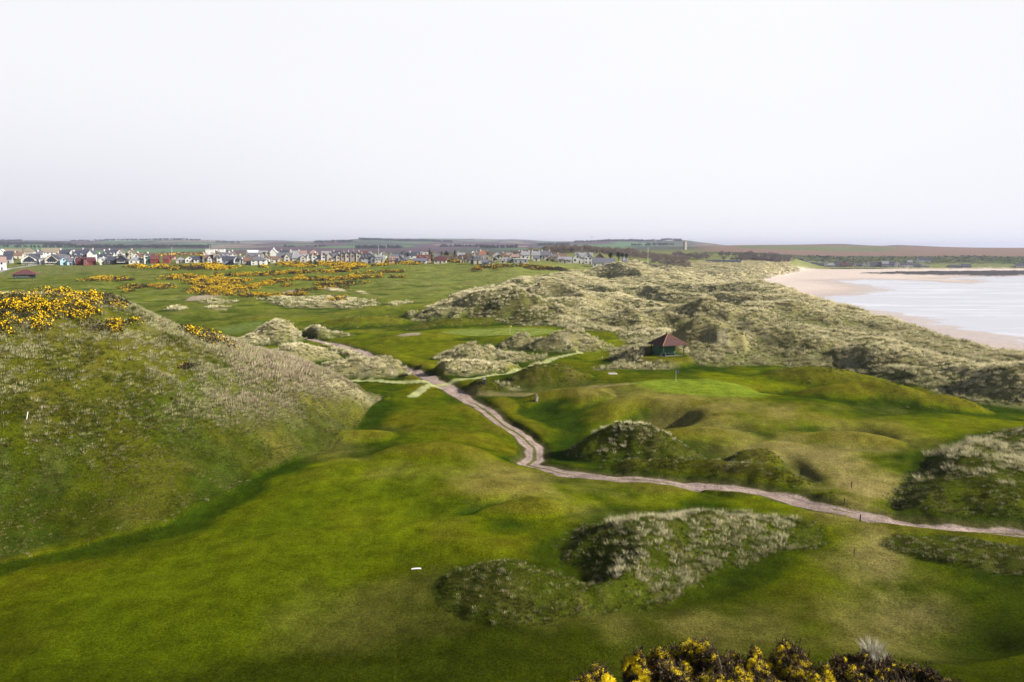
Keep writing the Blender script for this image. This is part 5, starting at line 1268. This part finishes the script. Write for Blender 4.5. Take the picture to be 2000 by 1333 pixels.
def wood(name, meshes, regions, seed, smin=.8, smax=1.3, kind='stuff'):
    R_ = np.random.default_rng(seed); P = []
    for (p0, p1, d0, d1, sp_, sc0) in regions:
        x0, x1 = (p0-1000)/FPX*(d0+d1)/2, (p1-1000)/FPX*(d0+d1)/2
        n = int((x1-x0)*(d1-d0)/sp_**2); u = R_.uniform(size=n); d = d0+(d1-d0)*R_.uniform(size=n); px = p0+(p1-p0)*u
        x = (px-1000)/FPX*d/.992; w = fbm(x, d, 60, 2, seed); k = (w > (.42 if name == 'distant_forest' else .33)) & ((bil(H, x, d) > 5) | (np.full(len(x), name) != 'bare_scrub')); P.append(np.stack([x[k], d[k], np.full(k.sum(), sc0)], 1))
    P = np.concatenate(P); z = bil(H, P[:, 0], P[:, 1]); n = len(P); sc = R_.uniform(smin, smax, n)*P[:, 2]
    scatter(name, meshes, np.stack([P[:, 0], P[:, 1], z-.2], 1), np.stack([R_.normal(0, .04, n), R_.normal(0, .04, n), R_.uniform(0, 6.28, n)], 1), np.stack([sc, sc, sc*R_.uniform(.85, 1.15, n)], 1), np.ones((n, 3)), R_.integers(0, len(meshes), n))
wood('bare_woodland', [twig_tree(1, 7.5, 7, 260, M_TWIG), twig_tree(2, 6.5, 7, 240, M_TWIG), twig_tree(3, 7, 6.5, 240, M_TWIG2)],
     [(1035,1120,940,1060,6.5,.8),(1060,1240,930,1080,6,1.15),(1200,1340,900,1060,6,1.0),(850,935,618,690,4.5,.62),(760,800,660,700,5,.5),(1080,1110,640,680,5,.5),(1000,1060,760,860,7,.7),(60,400,640,760,15,.55),(400,760,650,760,13,.55),(700,1100,640,760,10,.6),(880,925,600,640,3.5,.55),(1060,1110,605,640,5,.5)], 21)
wood('bare_scrub', [twig_tree(4, 5.5, 7, 220, M_TWIG2), twig_tree(5, 5, 6, 220, M_TWIG2)], [(1310,1570,1090,1260,6,1.25),(1270,1345,860,960,5,.8),(1225,1310,700,800,5,.5),(1240,1330,640,700,6,.38)], 22)
def pine_m(seed):
    R_ = np.random.default_rng(seed); cen = np.stack([R_.normal(0, 1.8, 10), R_.normal(0, 1.8, 10), R_.uniform(4, 11, 10)], 1); s_ = np.full(10, 3.2)
    V, F, *_ = leaf_cloud(cen, np.stack([s_, s_, s_*1.3], 1), 150, 2.0, seed); return np_mesh('forest_tree', V, F, [M_DARKLEAF])
wood('distant_forest', [pine_m(1), pine_m(2)], [(-400,150,4300,4700,15,1.3),(60,160,3500,3560,12,1),(150,420,3150,3400,13,1.1),(-400,150,3150,3250,13,1.0),(620,705,4600,4700,14,1.2),(705,885,5200,5500,15,1.3),(700,790,2900,3000,12,1.0),(560,640,3300,3360,13,.8),(860,940,3300,3400,13,.9),(940,1010,2900,3000,12,1),(1050,1110,3600,3700,12,1.1),(1120,1290,4400,4480,13,1.0),(1230,1320,3300,3380,13,.9),(1285,1325,4600,4800,14,1.2),(-400,60,6200,6400,18,1.3),(150,480,6000,6150,18,1.2)], 23, .55, .95)
wood('hillside_scrub', [twig_tree(6, 3.5, 6, 150, M_GARDEN), twig_tree(7, 3, 6, 150, M_TWIG2)], [(1560,1680,1400,1540,9,.9),(1680,1850,1400,1540,10,.8),(1850,2050,1400,1560,9,.9)], 24)
# ------------------------------------------------------------------ the shelter beside the green
M_GREENP = simple('green_paint', (.035, .115, .055), .6, .15, 3); M_DGREEN = simple('dark_green_paint', (.018, .05, .032), .6, .15, 3)
def tile_mat(name, c1, c2):
    t = NT(mat(name)); tcc = t.n('ShaderNodeTexCoord').outputs['Object']; w = t.n('ShaderNodeTexWave', wave_type='BANDS', bands_direction='Z'); w.inputs['Scale'].default_value = 3.3; w.inputs['Distortion'].default_value = .3; t.l(tcc, w.inputs[0])
    mx_ = t.n('ShaderNodeMix', data_type='RGBA'); t.l(t.mr(t.noise(2.5, 4), .35, .65, 0, 1), mx_.inputs[0]); mx_.inputs[6].default_value = (*c1, 1); mx_.inputs[7].default_value = (*c2, 1)
    return t.out(mx_.outputs[2], .8, bump=w.outputs[0], bstr=.9, bdist=.06, spec=.2)
M_TILE = tile_mat('red_roof_tiles', (.13, .058, .048), (.065, .038, .04)); M_RIDGE = simple('ridge_tiles', (.30, .14, .06), .8)
def pyramid(root, cx, cy, a, b, ze, zr, m, ov=.5, ridge=0, rm=None, name='roof'):
    """four sloping tiled faces with ridge rolls"""
    x0, x1, y0, y1 = cx-a/2-ov, cx+a/2+ov, cy-b/2-ov, cy+b/2+ov
    P = [(x0,y0,ze),(x1,y0,ze),(x1,y1,ze),(x0,y1,ze)]; R1, R2 = (cx-ridge/2, cy, zr), (cx+ridge/2, cy, zr)
    r = MB()
    if ridge: r.quad([P[0],P[1],R2,R1]); r.quad([P[1],P[2],R2]); r.quad([P[2],P[3],R1,R2]); r.quad([P[3],P[0],R1])
    else: [r.quad([P[i], P[(i+1) % 4], R1]) for i in range(4)]
    Q = [(p[0], p[1], p[2]-.14) for p in P]; r.quad(Q[::-1])
    for i in range(4): r.quad([Q[i], Q[(i+1) % 4], P[(i+1) % 4], P[i]])
    o = r.build(name, m, root)
    for i in range(4):
        e_ = (R1 if i in (0, 3) else R2); h = MB(); h.tube([P[i], e_], .075, 6); h.build('hip_tiles', rm or M_RIDGE, o)
    if ridge: h = MB(); h.tube([R1, R2], .1, 6); h.build('ridge_tiles', rm or M_RIDGE, o)
    return o
def shelter():
    x, y, z = PAV[0], PAV[1]+3.2, PAV[2]; root = empty('shelter', (x+1.0, y, z), "small open golf shelter with a tiled pyramid roof, green posts and wall", 'shelter', rz=math.radians(24))
    a, b = 5.4, 4.6; hz = 2.45
    pyramid(root, 0, 0, a, b, hz, hz+2.3, M_TILE, .6)
    for sx in (-1, 1):
        for sy in (-1, 1): p = MB(); p.box(sx*a/2-.075, sy*b/2-.075, -.3, sx*a/2+.075, sy*b/2+.075, hz+.1); p.build('post', M_DGREEN, root)
    for sy in (-1, 1): p = MB(); p.box(-a/2+.08, sy*b/2-.05, hz-.22, a/2-.08, sy*b/2+.05, hz-.06); p.build('beam', M_DGREEN, root)
    for sx in (-1, 1): p = MB(); p.box(sx*a/2-.05, -b/2+.08, hz-.22, sx*a/2+.05, b/2-.08, hz-.06); p.build('beam', M_DGREEN, root)
    w = MB(); n = 16; X0, X1 = -a/2+.1, a/2-1.3
    for k in range(n): w.box(X0+(X1-X0)*k/n+.008, -.05, .12, X0+(X1-X0)*(k+1)/n-.008, .05, hz-.2)
    w.box(X0, -.03, .15, X1, .03, hz-.25)
    wl_ = w.build('wall', M_GREENP, root); wl_.location = (0, -b/2+1.5, 0)
    w2 = MB()
    for k in range(10): w2.box(-.05, -1.4+.28*k+.008, .12, .05, -1.4+.28*(k+1)-.008, hz-.2)
    w2.box(-.03, -1.4, .15, .03, 1.4, hz-.25); w3 = w2.build('partition', M_GREENP, root); w3.location = (-a/2+.3, .4, 0)
    fl = MB(); fl.box(-a/2-.2, -b/2-.2, -.25, a/2+.2, b/2+.2, .03); fl.build('floor_slab', simple('concrete', (.12, .12, .10), .9), root)
    bn = empty('bench', (0, 0, 0), "dark slatted bench inside the small shelter, against its green wall", 'bench'); c, s_ = math.cos(math.radians(24)), math.sin(math.radians(24))
    lx, ly = -.5, -b/2+1.1; bn.location = (x+1.0+lx*c-ly*s_, y+lx*s_+ly*c, z+.03); bn.rotation_euler = (0, 0, math.radians(24))
    st_ = MB(); [st_.box(-1.5, -.24+.16*k, .42, 1.5, -.24+.16*k+.13, .46) for k in range(3)]; st_.box(-1.5, -.2, .36, 1.5, .2, .42); st_.build('seat', M_DGREEN, bn)
    for sx in (-1.35, 1.35): l_ = MB(); l_.box(sx-.05, -.2, 0, sx+.05, .2, .36); l_.build('leg', M_DGREEN, bn)
    bi = empty('litter_bin', (x+1.0+(-2.4)*c-(-2.35)*s_, y+(-2.4)*s_+(-2.35)*c, z+.03), "dark round litter bin at the front left post of the small shelter", 'bin')
    q = MB(); q.tube([(0, 0, 0), (0, 0, .8)], .22, 12, r2=.25); q.build('body', WM['dark'], bi); q = MB(); q.tube([(0, 0, .8), (0, 0, .9)], .27, 12, r2=.15); q.build('lid', WM['dark'], bi)
shelter()
def clubhut():
    x, y, z = PAV2; y += 3; root = empty('pavilion', (x, y, z), "long dark green pavilion with a maroon hipped roof on the far left turf", 'pavilion', rz=math.radians(14))
    k = y/FPX; W = 38*k; ze = 2.6; pyramid(root, 0, 0, W, W*.62, ze, ze+max(3.0, CZ-slope(529)*y-z-ze), simple('maroon_tiles', (.10, .042, .045), .8, .3, 1.5), .9, ridge=W*.25, rm=M_RIDGE)
    b = MB(); b.box(-W*.5, -W*.3, -.5, W*.36, W*.3, ze); b.build('wall', M_DGREEN, root)
    for i in range(6): window(root, -W*.42+i*W*.13, -W*.3, 1.0, W*.075, 1.0)
    for i in range(3): p = MB(); p.box(W*(.40+.06*i), -W*.30, -.3, W*(.40+.06*i)+.2, -W*.28, ze); p.build('post', M_DGREEN, root)
    p = MB(); p.box(-.6+W*.3, -W*.3-.06, 0, .6+W*.3, -W*.3, 2.1); p.build('door', M_DOOR, root)
clubhut()
# ------------------------------------------------------------------ flags and small things on the course
M_POLE = simple('pole_white', (.78, .78, .74), .5, .05)
def flagstick(px, py, hpx, col, label, roll=1):
    x, y = PG(px, py, rmin=100); z = gz(x, y); h = 2.2; root = empty('flagstick', (x, y, z), label, 'golf flag')
    p = MB(); p.tube([(0, 0, -.05), (0, 0, h)], .022, 8, r2=.014); p.build('pole', M_POLE, root)
    f = MB(); nx, nz_ = 8, 4; w, hh = .5, .36
    for i in range(nx):
        for j_ in range(nz_):
            def pt(a, b): return (a/nx*w*roll, .05*math.sin(a/nx*7), h-.03-b/nz_*hh-.08*(a/nx)**2)
            f.quad([pt(i, j_), pt(i+1, j_), pt(i+1, j_+1), pt(i, j_+1)])
    o = f.build('flag', simple('flag_'+label[:4], col, .7, .1), root, True); m_ = o.modifiers.new('solid', 'SOLIDIFY'); m_.thickness = .006
    return x, y, z
flagstick(1320, 746, 18, (.06, .07, .20), "flagstick with a dark blue flag on the near green")
flagstick(996, 651, 14, (.75, .68, .08), "flagstick with a yellow flag on the far green")
def post(px, py, h, w, m, label, name='marker_post', cat='post', lean=(0, 0), cap=None, rmin=45):
    x, y = PG(px, py, rmin=rmin); z = gz(x, y); root = empty(name, (x, y, z), label, cat); root.rotation_euler = (lean[0], lean[1], .3)
    b = MB(); b.tube([(0, 0, -.2), (0, 0, h-.06)], w, 8); b.build('shaft', m, root)
    b = MB(); b.tube([(0, 0, h-.06), (0, 0, h)], w*1.15, 8, r2=w*.5); b.build('cap', cap or m, root)
post(1663, 953, .75, .045, WM['dark'], "thin dark post standing on the worn turf above the track")
post(1649, 983, .6, .05, WM['dark'], "dark post in the green hollow just above the track")
post(1680, 1020, .8, .06, WM['dark'], "dark post on the near edge of the track")
post(1668, 1086, .7, .035, WM['dark'], "thin dark stake on the turf below the track")
post(1015, 768, .6, .06, WM['brown'], "tiny brown post on the tan mown path")
post(52, 819, .95, .055, M_POLE, "white post with a black cap leaning on the face of the big dune", lean=(.1, .22), cap=WM['dark'])
post(1143, 1098 if False else 640, .5, .05, WM['dark'], "tiny dark stump at the edge of the far dunes", rmin=150)
x, y = PG(946, 750, rmin=100); bi = empty('waste_bin', (x, y, gz(x, y)), "black waste bin beside the pale mown strip near the track crossing", 'bin'); b = MB(); b.box(-.25, -.25, -.1, .25, .25, .85); b.build('body', WM['dark'], bi); b = MB(); b.box(-.29, -.29, .85, .29, .29, .93); b.box(-.1, -.2, .93, .1, .2, 1.1); b.build('lid', WM['grey'], bi)
x, y = PG(813, 1112); tb = empty('tee_board', (x, y, gz(x, y)), "small white curved board lying low on the mown fairway", 'marker', rz=.12)
b = MB()
for k in range(8): a0, a1 = -.42+k*.105, -.42+(k+1)*.105; c0_, c1_ = .05-.2*a0*a0, .05-.2*a1*a1; slab(b, [(a0, -.12, c0_), (a1, -.12, c1_), (a1, .05, c1_+.03), (a0, .05, c0_+.03)], [(a0, -.12, c0_+.025), (a1, -.12, c1_+.025), (a1, .05, c1_+.055), (a0, .05, c0_+.055)], 0)
b.build('board', M_POLE, tb)
for sx in (-.3, .3): b = MB(); b.tube([(sx, 0, -.1), (sx, 0, .08)], .015, 6); b.build('peg', WM['dark'], tb)
x, y = PG(1197, 731, rmin=100); o = MB(); o.box(-.9, -.5, -.1, .9, .5, .10); sl_ = o.build('stone_slab', simple('pale_stone', (.45, .43, .40), .9)); sl_.location = (x, y, gz(x, y)); tagit(sl_, "flat pale stone slab in the turf left of the shelter", 'slab'); bv = sl_.modifiers.new('b', 'BEVEL'); bv.width = .05
# broken weathered stump on the bank edge
x, y = PG(1047, 783, rmin=100); st0 = empty('tree_stump', (x, y, gz(x, y)), "jagged pale weathered stump on the lip of the grassy bank", 'stump'); b = MB()
for k in range(7): a = k*.9; b.tube([(math.cos(a)*.16, math.sin(a)*.16, -.2), (math.cos(a)*.2+.05*k, math.sin(a)*.2, .5+.13*((k*5) % 7))], .13, 6, r2=.04)
b.build('splintered_wood', simple('weathered_wood', (.42, .38, .31), .9, .35, 8), st0)
b = MB(); b.tube([(0, 0, -.25), (0, 0, .12)], .48, 9, r2=.24); b.build('root_collar', M_BARK, st0)
# poles
for px, top, dist, lb in [(418, 479, 740, "tall thin mast beside the white flat sheds on the skyline"), (743, 480, 720, "thin pale pole above the village behind the pale stone house"), (345, 482, 720, "thin pole rising from the skyline gorse"), (86, 482, 760, "slender lamp pole behind the mossy barns"), (1262, 484, 700, "distant thin pole at the edge of the scrub")]:
    x, y, z = at_dist(px, dist); r = empty('mast', (x, y, z), lb, 'mast'); h = CZ-slope(top)*y-z; b = MB(); b.tube([(0, 0, -.3), (0, 0, h)], .16, 6, r2=.07); b.build('pole', M_POLE, r); b = MB(); b.box(-.7, -.05, h-.6, .7, .05, h-.45); b.build('crossarm', M_POLE, r)
# gull
def gull():
    y = 160.; x = (1153-1000)/FPX*y/.99; z = CZ-slope(463.5)*y; r = bpy.data.meshes.new('gull'); b = MB()
    b.tube([(-.28, 0, -.02), (-.2, 0, 0), (0, 0, .02), (.16, 0, .02), (.25, 0, .03), (.31, 0, .01)], .03, 8, r2=.03); 
    o = b.build('gull', WM['grey'], None, True); o.location = (x, y, z); tagit(o, "single gull gliding low in the sky above the far hills", 'bird')
    for s_ in (-1, 1):
        w = MB(); P = [(0, 0, .02, .16), (.0, .25*s_, .10, .17), (-.03, .48*s_, .07, .12), (-.12, .72*s_, .0, .02)]
        for p, q in zip(P, P[1:]): slab(w, [(p[0]+p[3]/2, p[1], p[2]), (q[0]+q[3]/2, q[1], q[2]), (q[0]-q[3]/2, q[1], q[2]), (p[0]-p[3]/2, p[1], p[2])], [(p[0]+p[3]/2, p[1], p[2]+.015), (q[0]+q[3]/2, q[1], q[2]+.015), (q[0]-q[3]/2, q[1], q[2]+.015), (p[0]-p[3]/2, p[1], p[2]+.015)], 0)
        w.build('wing', WM['grey'], o)
gull()
# ------------------------------------------------------------------ walkers far off
def person_mesh(swing):
    J = [(0,0,.95,.15),(0,0,1.15,.15),(0,0,1.38,.17),(0,0,1.50,.07),(0,0,1.58,.085),(0,0,1.70,.095),
         (-.19,0,1.42,.065),(-.25,swing*.1,1.15,.05),(-.27,swing*.25-.05,.90,.04),(-.27,swing*.3-.06,.82,.04),(.19,0,1.42,.065),(.25,-swing*.1,1.15,.05),(.27,-swing*.25-.05,.90,.04),(.27,-swing*.3-.06,.82,.04),
         (-.09,0,.88,.11),(-.10,-swing*.2,.48,.075),(-.10,-swing*.3+.02,.08,.05),(-.10,-swing*.3-.12,.03,.04),(.09,0,.88,.11),(.10,swing*.2,.48,.075),(.10,swing*.3+.02,.08,.05),(.10,swing*.3-.12,.03,.04)]
    E = [(0,1),(1,2),(2,3),(3,4),(4,5),(2,6),(6,7),(7,8),(8,9),(2,10),(10,11),(11,12),(12,13),(0,14),(14,15),(15,16),(16,17),(0,18),(18,19),(19,20),(20,21)]
    me = bpy.data.meshes.new('person'); me.from_pydata([j[:3] for j in J], E, []); o = bpy.data.objects.new('tmp', me); COL.objects.link(o)
    sk = o.modifiers.new('s', 'SKIN'); o.modifiers.new('d', 'SUBSURF').levels = 1
    for i, v in enumerate(me.skin_vertices[0].data): v.radius = (J[i][3], J[i][3]*.8); v.use_root = (i == 0)
    bpy.context.view_layer.update(); dg = bpy.context.evaluated_depsgraph_get(); m2 = bpy.data.meshes.new_from_object(o.evaluated_get(dg)); bpy.data.objects.remove(o); return m2
PM = [person_mesh(1), person_mesh(-.3)]
SKIN = simple('skin', (.5, .3, .22), .7); CL = [simple('cloth_navy', (.02, .03, .07), .9), simple('cloth_black', (.015, .015, .018), .9), simple('cloth_white', (.7, .7, .7), .9), simple('cloth_red', (.3, .04, .04), .9)]
def person(px, py, top, trs, k, face, label, rmin=300):
    x, y = PG(px, py, rmin=rmin); me = PM[k].copy(); me.name = 'body'; me.materials.clear(); [me.materials.append(m) for m in (SKIN, top, trs)]
    for p in me.polygons: cz = p.center.z; cx_ = abs(p.center.x); p.material_index = 0 if cz > 1.52 or (cx_ > .22 and cz < .9) else (1 if cz > .93 or cx_ > .22 else 2)
    o = bpy.data.objects.new('person', me); COL.objects.link(o); o.location = (x, y, gz(x, y)); o.rotation_euler = (0, 0, face); tagit(o, label, 'person', 'walkers on the far course')
    h = MB(); h.tube([(0, .01, 1.70), (0, .01, 1.80)], .105, 10, r2=.07); h.tube([(0, -.1, 1.71), (0, -.17, 1.70)], .06, 8); h.build('cap', CL[1], o)
person(50, 520, CL[1], CL[1], 0, .4, "person in black at the left of the pair on the village road")
person(54, 520, CL[0], CL[1], 1, -.4, "person in navy at the right of the pair on the village road")
person(91.5, 516, CL[1], CL[0], 1, 1.2, "person in black standing below the balcony chalet, left of two")
person(95, 516, CL[0], CL[1], 0, 2.0, "person in navy walking below the balcony chalet, right of two")
person(63, 519, CL[2], CL[1], 1, 2.0, "person in a white top right of the road pair")
person(124, 528, CL[0], CL[1], 0, 1.8, "golfer in dark blue, left of two on the open turf")
person(127.5, 528, CL[0], CL[0], 1, -.8, "golfer in dark blue, right of two on the open turf")
person(145, 529, CL[1], CL[1], 1, 0, "lone golfer in black mid way along the turf")
person(160, 529, CL[1], CL[0], 0, 2.6, "lone golfer in black further right along the turf")
person(175, 516, CL[1], CL[1], 1, 1, "walker in black below the red chalet")
person(185, 516, CL[1], CL[1], 0, 3, "walker in black below the tall blank gable")
# ------------------------------------------------------------------ harbour wall, groyne posts, boat store on the rocks
A0 = ((1562-1000)/FPX*1322, 1322-6.); A1 = ((1795-1000)/FPX*1340, 1338.)
hw = empty('sea_wall', (A0[0], A0[1]+8, -8), "low dark sea wall with timber posts along the top of the far beach", 'sea wall')
n = 46; b = MB()
for k in range(n):
    u0, u1 = k/n, (k+1)/n; xa_, ya_ = (A1[0]-A0[0])*u0, (A1[1]-A0[1])*u0; xb_ = (A1[0]-A0[0])*u1
    b.box(xa_, ya_-.4, -2, xb_, ya_+.6, 1.9+.25*math.sin(k*2.1))
b.build('wall', simple('sea_wall_dark', (.055, .05, .045), .9, .3, .5), hw)
for k in range(n):
    u0 = (k+.5)/n; xa_, ya_ = (A1[0]-A0[0])*u0, (A1[1]-A0[1])*u0; p = MB(); p.box(xa_-.55, ya_-4.2, -2, xa_+.55, ya_-1.2, 1.3-.012*k); p.build('post', simple('post_timber', (.03, .027, .025), .9) if k == 0 else bpy.data.materials['post_timber'], hw)
# ------------------------------------------------------------------ haze
def haze():
    me = bpy.data.meshes.new('haze'); s_ = 31000.; b = MB(); b.box(-s_, -s_, -17, s_, s_, 150)
    o = b.build('haze', []) if False else None
    m = mat('sea_haze'); t = NT(m); out_ = t.n('ShaderNodeOutputMaterial'); v = t.n('ShaderNodeVolumePrincipled')
    v.inputs['Color'].default_value = (.74, .78, .98, 1); v.inputs['Density'].default_value = HAZE_D; v.inputs['Anisotropy'].default_value = .3
    t.l(v.outputs[0], out_.inputs['Volume']); o = b.build('haze', m); o['kind'] = 'stuff'
HAZE_D = 9e-5
haze()
